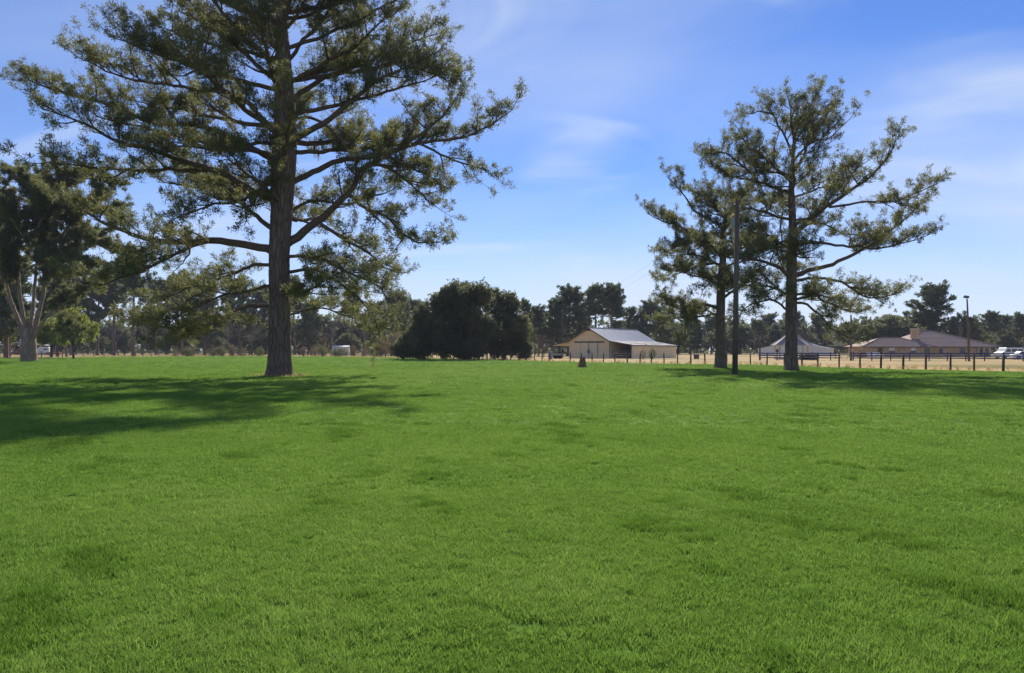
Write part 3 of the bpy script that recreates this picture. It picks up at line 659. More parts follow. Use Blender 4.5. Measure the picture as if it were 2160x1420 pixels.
# ---- generic trees for the middle distance and the back
def generic_pine(seed, H, crown0, spread, nl, mat_leaf='needle_far', tuft=(0.55, 0.24), n=8, dens=.75, r0=None, top_heavy=0.55, barkm='bark'):
    rg = np.random.default_rng(seed); o = thing('pine_tree', 'pine', 'tree')
    r0 = r0 or H * 0.017
    s = np.linspace(0, 1, 9); lx = rg.normal(0, .02 * H, 2); P = np.stack([lx[0] * s ** 2, lx[1] * s ** 2, s * H - 0.1], 1)
    trunk_mesh(P, r0 * (1 - s) ** .75 + .02, M[barkm], o, sides=10, rg=rg, step=.6, rough=.03)
    tb, lv = Tubes(), Leaves()
    for i in range(nl):
        f = (i + .5) / nl; h = H * (crown0 + (1 - crown0) * f * .97); az = i * 2.4 + rg.uniform(-.6, .6)
        prof = math.sin(math.pi * min(1, (f * .82 + .18)) ** top_heavy) ** .8
        ln = spread * (0.35 + .65 * prof) * rg.uniform(.6, 1.15)
        q = np.linspace(0, 1, 5)[:, None]; dv = np.array([math.sin(az), math.cos(az), 0])
        c = np.array([np.interp(h, P[:, 2], P[:, k]) for k in range(3)])
        L = c + dv * ln * q + np.array([0, 0, 1.]) * ln * (.1 + .55 * f) * q ** 1.4
        grow_limb(tb, lv, L, r0 * .32 * (1.1 - f), rg, start=.3, gap=1.1, l2=(.8, 2.2), l3=(.4, 1.0), dens=dens, tint=.45 + rg.normal(0, .1), sides=4)
    tb.build('limbs', M['limb'], o)
    lv.build('crown', M[mat_leaf], o, rg, n=n, length=tuft[0], width=tuft[1]); return o
def dome_tree(seed, H, rad, trunk_r, lobes, clusters, leaf='oak_leaf', bark='oak_bark', ls=(.42, .26), nleaf=10, low=.12, stems=1, name='broad_tree', cl_n=9, cen=None):
    rg = np.random.default_rng(seed); o = thing(name, 'broad tree', 'tree'); tb, lv = Tubes(), Leaves()
    auto = cen is None
    cen = cen or []
    for k in range(lobes if auto else 0):
        a = k * 2.4 + rg.uniform(0, .7); q = math.sqrt((k + .4) / lobes)
        hz = H * (low + (1 - low) * (1 - .75 * q ** 2.2)) * .72
        cen.append((np.array([math.cos(a) * rad * q * .72, math.sin(a) * rad * q * .72, max(H * (low + .16), hz)]), rad * rg.uniform(.30, .46), H * rg.uniform(.15, .24)))
    if True:
        s = np.linspace(0, 1, 5)[:, None]
        P = np.array([0, 0, 0]) + s * np.array([0, 0, H * .28]); P[0, 2] = -.1
        trunk_mesh(P, trunk_r * np.array([1.1, .95, .9, .85, .6]), M[bark], o, sides=12, rg=rg, step=.3, rough=.05)
    for (c, rx, rz) in cen:
        a0 = np.array([0, 0, H * rg.uniform(.1, .26)]); q = np.linspace(0, 1, 7)[:, None]
        B = a0 * (1 - q) + c * q + np.array([0, 0, 1.]) * (H * .08 * np.sin(q * math.pi)); B = wander(B, rg, .35)
        tb.add(B, trunk_r * .42 * (1 - q[:, 0]) ** .7 + .03, 5)
        n = max(6, clusters // len(cen)); d = unit(rg.normal(0, 1, (n, 3)))
        C = c + d * np.array([rx, rx, rz]) * (rg.uniform(.35, 1.0, (n, 1)) ** .5)
        C = C[C[:, 2] > H * low * .5]
        for p in C[::4]:
            q3 = np.linspace(0, 1, 4)[:, None]; b = c * (1 - q3) + p * q3; tb.add(wander(b, rg, .15), .035 * (1 - q3[:, 0]) + .01, 3)
        m = cl_n; CC = (C[:, None] + rg.normal(0, .26 * rad / 8 + .12, (len(C), m, 3))).reshape(-1, 3)
        AA = np.repeat(unit(C - c) + np.array([0, 0, .4]), m, 0); TT = np.repeat(np.clip(.45 + rg.normal(0, .22, len(C)), 0, 1), m)
        lv.add(CC, AA, TT)
    tb.build('branches', M[bark], o)
    lv.build('crown', M[leaf], o, rg, n=nleaf, length=ls[0], width=ls[1], bias=.4); return o
def bare_tree(seed, H, spread=.5, mat='grey_twig', stems=1, name='bare_tree'):
    rg = np.random.default_rng(seed); o = thing(name, 'bare tree', 'tree'); tb, tw = Tubes(), Tubes()
    def rec(p, d, ln, r, lev):
        k = 5; q = np.linspace(0, 1, k)[:, None]; B = wander(p + d * ln * q + np.array([0, 0, 1.]) * .08 * ln * q ** 2, rg, .12 * ln)
        (tb if lev < 2 else tw).add(B, r * (1 - .55 * q[:, 0]), 6 if lev == 0 else 4 if lev < 2 else 3)
        if lev >= 4: return
        n = (4, 5, 4, 3)[lev]
        for i in range(n):
            u = rg.uniform(.35, 1.0) if i < n - 1 else 1.0; j = min(k - 1, int(u * (k - 1) + .5))
            dd = unit(d * rg.uniform(.7, 1.2) + rg.normal(0, spread, 3) + np.array([0, 0, .25])); rec(B[j], dd, ln * rg.uniform(.5, .75), r * (.5 if i < n - 1 else .48), lev + 1)
    for s in range(stems):
        rec(np.array([rg.normal(0, .25), rg.normal(0, .25), -.1]) if stems > 1 else np.array([0, 0, -.1]), unit(np.array([rg.normal(0, .2), rg.normal(0, .2), 1])), H * .36, H * .013, 0)
    tb.build('trunk', M[mat], o); tw.build('twigs', M[mat], o); return o
def shrub(seed, H, rad, leaf, name='shrub', clusters=60, ls=(.22, .14), bark='grey_twig', nleaf=8):
    rg = np.random.default_rng(seed); o = thing(name, 'shrub', 'shrub'); tb, lv = Tubes(), Leaves()
    d = unit(rg.normal(0, 1, (clusters, 3))); C = np.array([0, 0, H * .52]) + d * np.array([rad, rad, H * .5]) * rg.uniform(.3, 1, (clusters, 1)) ** .5
    C = C[C[:, 2] > .05]
    for p in C[::3]:
        q = np.linspace(0, 1, 4)[:, None]; tb.add(wander(np.array([0, 0, -.05]) * (1 - q) + p * q, rg, .15), .03 * (1 - q[:, 0]) + .008, 3)
    m = 7; lv.add((C[:, None] + rg.normal(0, .14 * max(H, rad), (len(C), m, 3))).reshape(-1, 3), np.repeat(unit(C - C.mean(0)) + np.array([0, 0, .5]), m, 0), np.repeat(np.clip(.5 + rg.normal(0, .2, len(C)), 0, 1), m))
    tb.build('stems', M[bark], o); lv.build('foliage', M[leaf], o, rg, n=nleaf, length=ls[0], width=ls[1]); return o

PROTO = {}
def proto(key, maker, H): PROTO[key] = [maker, H, None, 0, None]
proto('pine_a', lambda: generic_pine(101, 20, .42, 4.6, 30), 20)
proto('pine_b', lambda: generic_pine(102, 20, .55, 4.0, 24, top_heavy=.7), 20)
proto('pine_c', lambda: generic_pine(103, 20, .30, 4.8, 34), 20)
proto('pine_d', lambda: generic_pine(104, 20, .60, 3.2, 18, top_heavy=.8), 20)
proto('pine_e', lambda: generic_pine(105, 20, .18, 5.0, 40), 20)
proto('dome_a', lambda: dome_tree(201, 12, 7, .45, 14, 260), 12)
proto('dome_b', lambda: dome_tree(202, 12, 6, .35, 11, 220), 12)
proto('bare_a', lambda: bare_tree(301, 14), 14)
proto('bare_b', lambda: bare_tree(302, 14, .6), 14)
proto('bare_red', lambda: bare_tree(303, 12, .5, 'red_twig', 3), 12)
proto('sunny', lambda: dome_tree(204, 12, 4.2, .22, 9, 220, leaf='sun_leaf', bark='oak_bark', ls=(.34, .2), low=.3), 12)
proto('brownbush', lambda: shrub(401, 4, 1.6, 'shrub_brown', clusters=80), 4)
proto('greenbush', lambda: shrub(402, 3, 2.4, 'oak_leaf', clusters=80), 3)
proto('palebush', lambda: shrub(403, 3, 2.0, 'shrub_brown', clusters=45), 3)
def place(key, px, top, d, label, group=None, wide=1.0, name=None, rz=None, cat='tree', py=None):
    p = PROTO[key]
    if p[2] is None:
        p[2] = p[0](); p[4] = {p[2].name: children(p[2])}; o = p[2]
    else: o = copy_tree(p[2], None, p[4])
    if 'group' in o: del o['group']
    H = top_h(top, d); s = H / p[1]
    o.location = GX(px, d); o.scale = (s * wide, s * wide, s); o.rotation_euler = (0, 0, rz if rz is not None else (px * 1.7) % 6.28)
    if name: o.name = name
    tag(o, label, cat, group); return o

# wooded back on the left, between and behind the limbs of the big pine
GA = 'pines at the back of the pasture beyond the far fence'
LA = '%s pine in the row beyond the far fence behind the big spreading pine'
for (k, px, top, d) in [('pine_a', 205, 585, 232), ('pine_c', 330, 600, 250), ('pine_b', 385, 590, 255), ('pine_e', 432, 610, 240), ('pine_a', 505, 600, 250), ('pine_c', 548, 612, 262),
                        ('pine_b', 622, 596, 250), ('pine_e', 656, 640, 240), ('pine_d', 742, 620, 252), ('pine_c', 792, 645, 245), ('pine_d', 240, 570, 238), ('pine_b', 150, 590, 225), ('pine_c', 20, 600, 215), ('pine_a', -60, 560, 205)]:
    place(k, px, top, d, LA % {'pine_a': 'round-headed dark', 'pine_b': 'high-crowned dark', 'pine_c': 'full-crowned dark', 'pine_d': 'thin long-trunked', 'pine_e': 'low-branched dark'}[k], GA, wide=1.1)
place('pine_d', 281, 545, 184, 'tall slim pine with long bare pale trunk standing just at the far fence', wide=1.1, name='pine_tree')
place('pine_a', 842, 626, 225, 'flat-topped pine standing against the left side of the large dark oak', wide=1.35)
place('pine_c', 878, 640, 240, 'pine half hidden behind the crown of the large dark oak', wide=1.2)
GB = 'leafless grey trees along the far fence'
LB = 'leafless grey tree among the pines beyond the far fence'
for (k, px, top, d) in [('bare_a', 470, 640, 222), ('bare_b', 525, 655, 214), ('bare_a', 300, 650, 226), ('bare_b', 765, 650, 220), ('bare_a', 708, 628, 214), ('bare_b', 250, 660, 222), ('bare_a', 590, 650, 232)]:
    place(k, px, top, d, LB, GB)
place('bare_red', 688, 690, 196, 'russet leafless tree with many thin stems beside a dark evergreen shrub', wide=.8)
GD = 'low dark trees under the pines beyond the far fence'
LD = 'low %s leafy tree under the pines beyond the far fence'
for i, (px, top, d) in enumerate([(215, 706, 262), (262, 700, 270), (330, 704, 268), (395, 700, 275), (460, 706, 262), (530, 702, 270), (560, 698, 262), (650, 706, 258), (735, 698, 256), (790, 704, 250), (826, 700, 246), (160, 704, 255), (100, 700, 270)]):
    place(('dome_a', 'dome_b')[i % 2], px, top, d, LD % ('wide dark', 'compact dark')[i % 2], GD, wide=1.2)
for i, (px, top, d) in enumerate([(185, 668, 286), (235, 672, 292), (300, 664, 284), (352, 672, 290), (410, 662, 286), (450, 668, 292), (488, 660, 285), (540, 670, 294), (582, 660, 288), (634, 664, 292), (676, 672, 284), (722, 662, 290), (768, 668, 286), (812, 660, 292), (850, 668, 284), (70, 660, 280), (130, 668, 288)]):
    place(('pine_e', 'dome_a', 'pine_c', 'dome_b')[i % 4], px, top, d, ('needled', 'wide leafy', 'full-crowned needled', 'compact leafy')[i % 4] + ' tree deep in the wood behind the far fence pines', 'trees deep in the wood beyond the far fence', wide=1.4)
# middle, round the barn
place('pine_e', 1108, 640, 172, 'slender pine just right of the large dark oaks', wide=.75)
place('pine_c', 1136, 652, 190, 'lower pine between the dark oaks and the barn', wide=1.0)
place('pine_c', 1168, 640, 205, 'bushy pine left of the barn roof, shorter neighbour of a broad one', wide=1.2)
place('pine_a', 1198, 617, 212, 'broad round-topped pine rising behind the left end of the barn', wide=1.45)
place('pine_e', 1222, 655, 222, 'low full pine close behind the barn gable', wide=1.1)
place('pine_d', 1257, 611, 218, 'slim see-through pine behind the barn ridge, thinner of a pair', wide=1.2)
place('pine_b', 1288, 611, 220, 'airy pine with layered tufts behind the barn ridge, fuller of a pair', wide=1.2)
place('pine_b', 1335, 656, 240, 'small thin-topped pine behind the far end of the barn ridge', wide=1.1)
place('pine_a', 1368, 645, 236, 'round-topped pine behind the far end of the barn roof', wide=1.5)
place('pine_c', 1402, 655, 244, 'pine beside the round-topped one past the barn roof', wide=1.2)
place('dome_a', 1340, 668, 232, 'dark rounded oak directly behind the barn roof', wide=.8)
place('bare_red', 1146, 690, 150, 'russet leafless sapling standing left of the barn lean-to', wide=.7)
place('bare_b', 1128, 690, 156, 'thin pale leafless sapling between the oak and the barn', wide=.6)
GE = 'dark trees in the wood behind the utility pole'
LE = '%s tree in the wood behind the utility pole and gazebo'
for i, (px, top, d) in enumerate([(1395, 690, 262), (1430, 688, 270), (1470, 684, 275), (1515, 690, 262), (1560, 676, 270), (1600, 680, 262), (1640, 672, 275), (1685, 684, 280), (1725, 670, 290), (1760, 680, 285), (1795, 672, 270), (1830, 680, 260)]):
    place(('dome_b', 'dome_a', 'pine_e')[i % 3], px, top, d, LE % ('compact dark leafy', 'wide dark leafy', 'dark needled')[i % 3], GE, wide=1.25)
GF = 'leafless trees in the wood behind the gazebo'
for i, (px, top, d) in enumerate([(1130, 672, 280), (1180, 668, 285), (1235, 678, 290), (1300, 680, 280), (1420, 668, 285), (1455, 664, 290), (1500, 672, 280), (1545, 662, 288), (1620, 668, 284), (1670, 664, 290), (1810, 664, 286), (2000, 680, 270), (2060, 684, 276), (2105, 690, 280), (2140, 684, 275)]):
    place(('pine_c', 'dome_b', 'pine_e')[i % 3], px, top, d, ('full-crowned needled', 'compact leafy', 'low-branched needled')[i % 3] + ' tree deep in the wood behind barn and houses', 'trees deep in the wood behind the buildings', wide=1.35)
for i, (px, top, d) in enumerate([(1590, 672, 240), (1705, 672, 262), (1740, 664, 262), (1655, 668, 250), (1780, 660, 255)]):
    place(('bare_a', 'bare_b')[i % 2], px, top, d, 'leafless brown-grey tree in the wood behind the gazebo', GF)
# right, round the brick house
place('dome_a', 1880, 655, 205, 'great dark oak filling the view behind the left wing of the brick house', wide=1.5)
place('dome_b', 1925, 650, 215, 'dark oak behind the brick chimney', wide=1.3)
place('dome_b', 1838, 672, 200, 'dark oak at the left corner of the brick house', wide=1.2)
place('pine_c', 1962, 611, 212, 'tall layered dark pine behind the brick chimney', wide=1.5)
place('dome_b', 2032, 652, 196, 'brownish oak behind the lamp pole and brick house', wide=.85)
place('bare_a', 2022, 655, 188, 'white-limbed leafless tree in front of the brownish oak behind the house', wide=.9)
place('pine_b', 2086, 664, 235, 'small wind-swept pine past the right end of the brick house', wide=1.3)
place('pine_b', 2116, 672, 250, 'thin pine in the gap right of the brick house', wide=1.3)
place('pine_a', 2150, 668, 240, 'pine at the far right past the parked vehicles', wide=1.2)
place('dome_b', 2075, 700, 210, 'low dark oak at the right end of the brick house', wide=1.0)
place('dome_a', 2120, 702, 225, 'low grey-green oak behind the parked white van', wide=1.1)
place('dome_b', 2190, 690, 220, 'dark oak behind the parked silver car', wide=1.2)
# left, by the forked tree
place('sunny', 155, 635, 128, 'yellow-green sunlit tree beside the forked tree', wide=1.0)
place('sunny', 110, 660, 140, 'lower yellow-green tree directly behind the forked tree', wide=1.0)
place('sunny', -10, 655, 150, 'yellow-green tree behind the dark straight trunk and carport', wide=1.1)
place('pine_e', 13, 470, 142, 'dark tree with thick straight trunk left of the forked tree', wide=.95)
GS = 'slim dark pines beside the forked tree'
for (px, top, d) in [(108, 600, 168), (121, 585, 160), (140, 610, 172)]:
    place('pine_b', px, top, d, 'slim dark-trunked pine behind the yellow-green trees', GS, wide=.9)

# the live oaks
def oak(label, px, py, seed, lobes_px, clusters, tr, H=None):
    """crown lobes read off the photograph (column, row, half width, half height), spread in depth about the trunk"""
    d = ground_d(py); m = d / F; rg = np.random.default_rng(seed); cen = []
    for (x, y, rx, rz) in lobes_px:
        z = EYE + (HZ - y) * m
        for dy in ((0.0,) if rx < 30 else (-0.42, 0.42)):
            cen.append((np.array([(x - px) * m + rg.normal(0, .4), dy * rx * m * 1.6 + rg.normal(0, .5), z + rg.normal(0, .3)]), rx * m, rz * m))
    o = dome_tree(seed, 11, 8, tr, 1, clusters, ls=(.34, .2), low=.04, cl_n=14, nleaf=9, cen=cen)
    o.name = 'live_oak'; o.location = GX(px, d); tag(o, label, 'tree'); return o
oak('large dark live oak with low wide crown and short thick trunk', 984, 760, 211,
    [(884, 722, 34, 24), (886, 690, 28, 26), (908, 664, 28, 26), (938, 640, 28, 24), (968, 628, 30, 24), (1000, 622, 26, 20), (938, 690, 36, 28), (948, 724, 40, 22), (985, 668, 32, 26), (1014, 690, 28, 28), (866, 738, 20, 15), (995, 730, 30, 14)], 1100, .62)
oak('smaller dark live oak with several thin stems, crowding the larger one', 1062, 758.5, 212,
    [(1042, 645, 28, 26), (1070, 640, 24, 22), (1086, 684, 22, 22), (1055, 690, 34, 28), (1095, 710, 22, 26), (1060, 730, 32, 16), (1030, 715, 24, 22), (1104, 735, 14, 14)], 480, .30)

# shrubs along the far fence
place('greenbush', 715, 735, 172, 'dark evergreen shrub at the far fence below the russet tree', wide=1.3, cat='shrub')
place('brownbush', 832, 702, 172, 'brown egg-shaped shrub at the far fence left of the dark oak', wide=.7, cat='shrub')
place('brownbush', 805, 712, 178, 'smaller brown shrub beside the egg-shaped one', wide=.8, cat='shrub')
GH = 'scrub along the far fence'
for i, px in enumerate([372, 395, 405, 448, 466, 490, 512, 548, 640, 662, 680, 745, 770, 790, 846]):
    place(('palebush', 'greenbush', 'brownbush')[i % 3], px, 735 - (i * 7) % 6, 180 - (i * 3) % 5, 'low %s bush growing along the far fence line' % ('sparse pale brown', 'dark green', 'dense brown')[i % 3], GH, wide=.6, cat='shrub')
place('palebush', 1357, 738, 128, 'straw-coloured dry bush against the barn side wall', wide=.45, cat='shrub', name='dry_bush')
place('greenbush', 1376, 737, 130, 'pale green bush beside the dry bush at the barn wall', wide=.5, cat='shrub')
place('palebush', 1818, 733, 160, 'orange-brown bush at the left corner of the brick house', wide=.8, cat='shrub')

def far_wood():
    rg = np.random.default_rng(77); lv = Leaves(); k = 10500
    d = rg.uniform(330, 420, k); px = rg.uniform(-500, 2660, k); x = (px - 1080) / F * d
    hm = 15 + 3.0 * np.sin(px * .031) + 2.2 * np.sin(px * .083 + 1) + 1.5 * np.sin(px * .21)
    z = hm * rg.uniform(.02, 1, k) ** np.where(rg.uniform(0, 1, k) < .45, 2.6, .8)
    lv.add(np.stack([x, d, z], 1), rg.normal(0, 1, (k, 3)) + np.array([0, 0, .6]), np.clip(.4 + rg.normal(0, .18, k), 0, 1))
    o = lv.build('far_wood', M['needle_far'], None, rg, n=9, length=1.6, width=1.1); tag(o, 'dark continuous wood closing the far edge of the pasture', 'wood', kind='stuff')
far_wood()

def dry_tufts():
    rg = np.random.default_rng(9); lv = Leaves(); ex = [(G(*e)) for e in EDGE]
    C, A = [], []
    for a, b in zip(ex[:-1], ex[1:]):
        n = int(math.hypot(b[0] - a[0], b[1] - a[1]) * 3.0); n = min(n, 420)
        t = rg.uniform(0, 1, n); off = rg.gamma(1.2, 1.6, n) - 1.5
        C.append(np.stack([a[0] + (b[0]-a[0]) * t, a[1] + (b[1]-a[1]) * t + off, np.full(n, .02)], 1))
    C = np.concatenate(C); lv.add(C, np.tile([0, 0, 2.2], (len(C), 1)), np.clip(.5 + rg.normal(0, .2, len(C)), 0, 1))
    o = lv.build('dry_grass', M['straw'], None, rg, n=10, length=.30, width=.06, bias=1.6); tag(o, 'straw-coloured dry grass standing along the lawn edge', 'dry grass', kind='stuff')
dry_tufts()

# ------------------------------------------------------------------ stump
def stump():
    rg = np.random.default_rng(3); loc = G(1228, 776)
    o = thing('tree_stump', 'ragged brown tree stump standing alone on the lawn before the barn', 'stump', loc)
    P = np.array([[0, 0, -.1], [0, 0, .25], [0.02, 0, .5], [.03, 0, .8], [.03, 0, .95]]); sides = 28
    Q, _ = resample(P, .07); a = np.arange(sides) * 2 * math.pi / sides; z = Q[:, 2]
    r = np.interp(z, [-.1, .0, .2, .5, .95], [.56, .48, .36, .30, .22])
    k = r[:, None] * (1 + .16 * np.exp(-np.maximum(z, 0) / .3)[:, None] * np.cos(5 * a)[None] + .06 * np.cos(9 * a + 1)[None] + rg.normal(0, .025, (len(Q), sides)))
    X = Q[:, None] + np.stack([np.cos(a)[None] * k, np.sin(a)[None] * k, np.zeros_like(k)], -1)
    X[-1, :, 2] += rg.uniform(-.12, .10, sides); X = X.reshape(-1, 3).tolist(); n = len(Q); fs = []
    for i in range(n - 1):
        for j in range(sides): kk = (j + 1) % sides; fs.append((i*sides+j, i*sides+kk, (i+1)*sides+kk, (i+1)*sides+j))
    MB().add(X, fs).build('stump_bark', M['stump'], o, True)
    top = X[-sides:]; c = (.03, 0, .8); MB().add(top + [c], [(j, (j + 1) % sides, sides) for j in range(sides)]).build('broken_top', M['stump'], o)
stump()

# ------------------------------------------------------------------ poles and wires
def catenary(a, b, sag, n=24):
    a, b = np.array(a, float), np.array(b, float); t = np.linspace(0, 1, n)[:, None]
    P = a * (1 - t) + b * t; P[:, 2] -= (sag * 4 * t * (1 - t))[:, 0]; return P
def overhead(label, a, b, sag, r=.016):
    tb = Tubes(); P = catenary(a, b, sag); tb.add(P, np.full(len(P), r), 5); o = tb.build('overhead_wire', M['wire']); tag(o, label, 'wire')
dP = ground_d(793); hp = top_h(422, dP); bp = G(1550, 793)
up = thing('utility_pole', 'tall brown wooden utility pole standing between the two pines on the lawn', 'pole', bp)
lean = .16
MB().tube([(0, 0, -.3), (lean * .5, 0, hp * .5), (lean, 0, hp)], [.175, .155, .13], 14).build('pole', M['pole'], up, True)
MB().tube([(lean - .30, -.05, hp - 1.75), (lean - .30, -.05, hp - 1.65), (lean - .30, -.05, hp - 1.2), (lean - .30, -.05, hp - 1.12)], [.08, .13, .13, .06], 12).build('junction_can', M['grey_plastic'], up, True)
MB().box(lean - .30, lean, -.03, .03, hp - 1.5, hp - 1.42).build('bracket', M['wire'], up)
for (x, z) in ((lean - .17, hp - .25), (lean + .17, hp - 1.95), (lean + .16, hp - .4)):
    MB().tube([(x, 0, z - .06), (x, 0, z), (x, 0, z + .06)], [.045, .06, .03], 8).build('insulator', M['white'], up, True)
P0 = np.array(bp)
d2 = 109; farp = np.array(GX(1795, d2)); hf = top_h(664, d2)
fp = thing('utility_pole', 'slim dark service pole by the tube gate in the blue fence', 'pole', tuple(farp))
MB().tube([(0, 0, -.3), (0, 0, hf)], [.15, .11], 10).build('pole', M['pole'], fp, True)
MB().box(-.12, .12, -.2, -.1, 1.3, 1.9).build('meter_box', M['grey_plastic'], fp)
MB().tube([(.16, 0, 0.1), (.16, 0, hf - .6)], [.035, .035], 6).build('conduit', M['wire'], fp)
overhead('upper wire from the tall utility pole down to the slim service pole', P0 + (lean + .16, 0, hp - .4), farp + (0, 0, hf - .1), 1.5)
overhead('lower wire from the tall utility pole down to the slim service pole', P0 + (lean + .17, 0, hp - 1.95), farp + (0, 0, hf - .9), 1.3)
lp = np.array(GX(1010, 168)); 
overhead('top wire running from the tall utility pole toward the oaks', P0 + (lean - .17, 0, hp - .25), np.array(W(1186, 655, 190)), 1.2, .007)
overhead('wire running from the grey can on the tall utility pole toward the oaks', P0 + (lean - .30, 0, hp - 1.2), np.array(W(1186, 662, 190)), 1.2, .007)
fp2 = thing('utility_pole', 'thin far utility pole rising among the pines left of the barn', 'pole', GX(1186, 190))
MB().tube([(0, 0, -.3), (0, 0, top_h(652, 190))], [.16, .12], 8).build('pole', M['pole'], fp2, True)
MB().box(-.9, .9, -.05, .05, top_h(657, 190) - .08, top_h(657, 190) + .08).build('crossarm', M['pole'], fp2)
# lamp pole
dl = ground_d(762.5); lpo = thing('lamp_pole', 'rust-brown wooden pole with a floodlight head before the brick house', 'lamp', GX(2044, dl)); hl = top_h(631, dl)
MB().tube([(0, 0, -.3), (-.08, 0, hl * .5), (-.28, 0, hl)], [.17, .15, .10], 10).build('pole', M['pole'], lpo, True)
MB().tube([(-.28, 0, hl - .1), (-.36, -.05, hl + .25)], [.04, .04], 6).build('arm', M['trim_dark'], lpo)
hd = recalc(MB().add([(-.75, -.25, hl + .18), (-.15, -.25, hl + .10), (-.12, .2, hl + .1), (-.72, .2, hl + .18), (-.70, -.25, hl + .52), (-.1, -.25, hl + .42), (-.15, .2, hl + .42), (-.65, .2, hl + .50)],
                     [(0, 3, 2, 1), (4, 5, 6, 7), (0, 1, 5, 4), (1, 2, 6, 5), (2, 3, 7, 6), (3, 0, 4, 7)]).build('floodlight', M['trim_dark'], lpo))
MB().box(-.66, -.2, -.27, -.255, hl + .2, hl + .42).build('lens', M['glass'], hd).parent = lpo

# ------------------------------------------------------------------ fences
def wire_fence(name, label, posts, hgt, r, wires, seed, rgroup=None):
    """posts: ground points; one fence, each post and each wire a part"""
    rg = np.random.default_rng(seed); root = thing(name, label, 'fence', posts[0]); B = np.array(posts[0])
    meshes = []
    for k in range(5):
        rr = r * rg.uniform(.85, 1.2); h = hgt * rg.uniform(.95, 1.06); lx, ly = rg.normal(0, .025, 2)
        me = MB().tube([(0, 0, -.25), (lx * .5, ly * .5, h * .5), (lx, ly, h)], [rr, rr * .95, rr * .85], 8)
        meshes.append(me)
    data = []
    tops = []
    for i, p in enumerate(posts):
        k = i % 5
        if len(data) <= k: o = meshes[k].build('post', M['post'], root, True); data.append(o.data)
        else: o = bpy.data.objects.new('post', data[k]); link(o, root)
        o.location = np.array(p) - B; o.rotation_euler = (0, 0, rg.uniform(0, 6.28)); s = rg.uniform(.94, 1.05); o.scale = (1, 1, s)
    for h in wires:
        tb = Tubes(); pts = []
        for a, b in zip(posts[:-1], posts[1:]):
            q = catenary(np.array(a) - B + (0, 0, h), np.array(b) - B + (0, 0, h), .03, 6); pts.append(q[:-1])
        P = np.concatenate(pts); tb.add(P, np.full(len(P), .009), 3); tb.build('wire', M['fence_wire'], root)
    return root
RP = [(1203, 763.2), (1227, 763.8), (1249, 764.4), (1273, 765), (1297, 765.5), (1323, 766), (1350, 766.4), (1374, 766.8), (1401, 767.2), (1429, 767.6), (1457, 768), (1487, 768.4), (1533, 769), (1583, 770),
      (1618, 771), (1655, 772), (1692, 773), (1725, 774), (1770, 775.3), (1814, 776.5), (1858, 777.8), (1905, 779), (1953, 780.2), (2005, 781.4), (2055, 782.4), (2116, 783.6), (2180, 785), (2250, 786.5)]
wire_fence('wire_fence', 'post and wire fence of short dark posts along the right lawn edge', [G(*p) for p in RP], 1.28, .085, (.35, .65, .95, 1.2), 51)
LPS = []
x = 1160
pxs = []
while x > -120: pxs.append(x); x -= 16.5 if x > 300 else 22
def edge_py(px): return float(np.interp(px, [e[0] for e in EDGE], [e[1] for e in EDGE]))
LPS = [G(p, edge_py(p) - .25) for p in pxs]
wire_fence('wire_fence', 'long low post and wire fence across the far left of the lawn', LPS, 1.30, .085, (.4, .8, 1.2), 52)

def board_fence():
    pts = [GX(px, d) for px, d in ((1602, 112), (1752, 111), (1774, 110.5))]; pts2 = [GX(px, d) for px, d in ((1800, 109), (1960, 106), (2200, 101), (2330, 99))]
    def run(P, label):
        root = thing('board_fence', label, 'fence', P[0]); B = np.array(P[0]); bd = {}
        for a, b in zip(P[:-1], P[1:]):
            a, b = np.array(a) - B, np.array(b) - B; L = np.linalg.norm(b - a); n = max(1, round(L / 2.5)); ang = math.atan2(b[1] - a[1], b[0] - a[0])
            for i in range(n + (1 if b is P[-1] else 0)):
                p = a + (b - a) * i / n
                if 'post' not in bd: o = MB().box(-.07, .07, -.02, .12, -.2, 1.28).build('post', M['blue_paint'], root); bd['post'] = o.data
                else: o = link(bpy.data.objects.new('post', bd['post']), root)
                o.location = p; o.rotation_euler = (0, 0, ang)
                for z in (.42, .78, 1.12):
                    key = ('rail', round(L / n, 2))
                    if key not in bd: o = MB().box(.01, L / n - .01, -.06, -.022, -.075, .075).build('rail', M['blue_paint'], root); bd[key] = o.data
                    else: o = link(bpy.data.objects.new('rail', bd[key]), root)
                    o.location = p + np.array([0, 0, z]); o.rotation_euler = (0, 0, ang)
    run(pts, 'dark blue three-rail board fence in front of the gazebo')
    run(pts2, 'dark blue three-rail board fence in front of the brick house')
board_fence()
gate = thing('tube_gate', 'grey tube gate between the two blue fences', 'gate', GX(1775.5, 110.3), -.25)
for z in (.25, .5, .75, 1.0, 1.2): MB().tube([(0, 0, z), (1.55, 0, z)], [.025, .025], 6).build('bar', M['pipe'], gate)
for xx in (0, .78, 1.55): MB().tube([(xx, 0, .2), (xx, 0, 1.25)], [.028, .028], 6).build('upright', M['pipe'], gate)
tp = thing('fence_pole', 'dark tall pole at the end of the blue fence left of the gazebo', 'pole', GX(1603, 113))
MB().tube([(0, 0, -.3), (0, 0, 3.1)], [.15, .13], 8).build('pole', M['pole'], tp, True)
MB().tube([(0, 0, 3.1), (0, 0, 3.22)], [.14, .05], 8).build('cap', M['trim_dark'], tp, True)

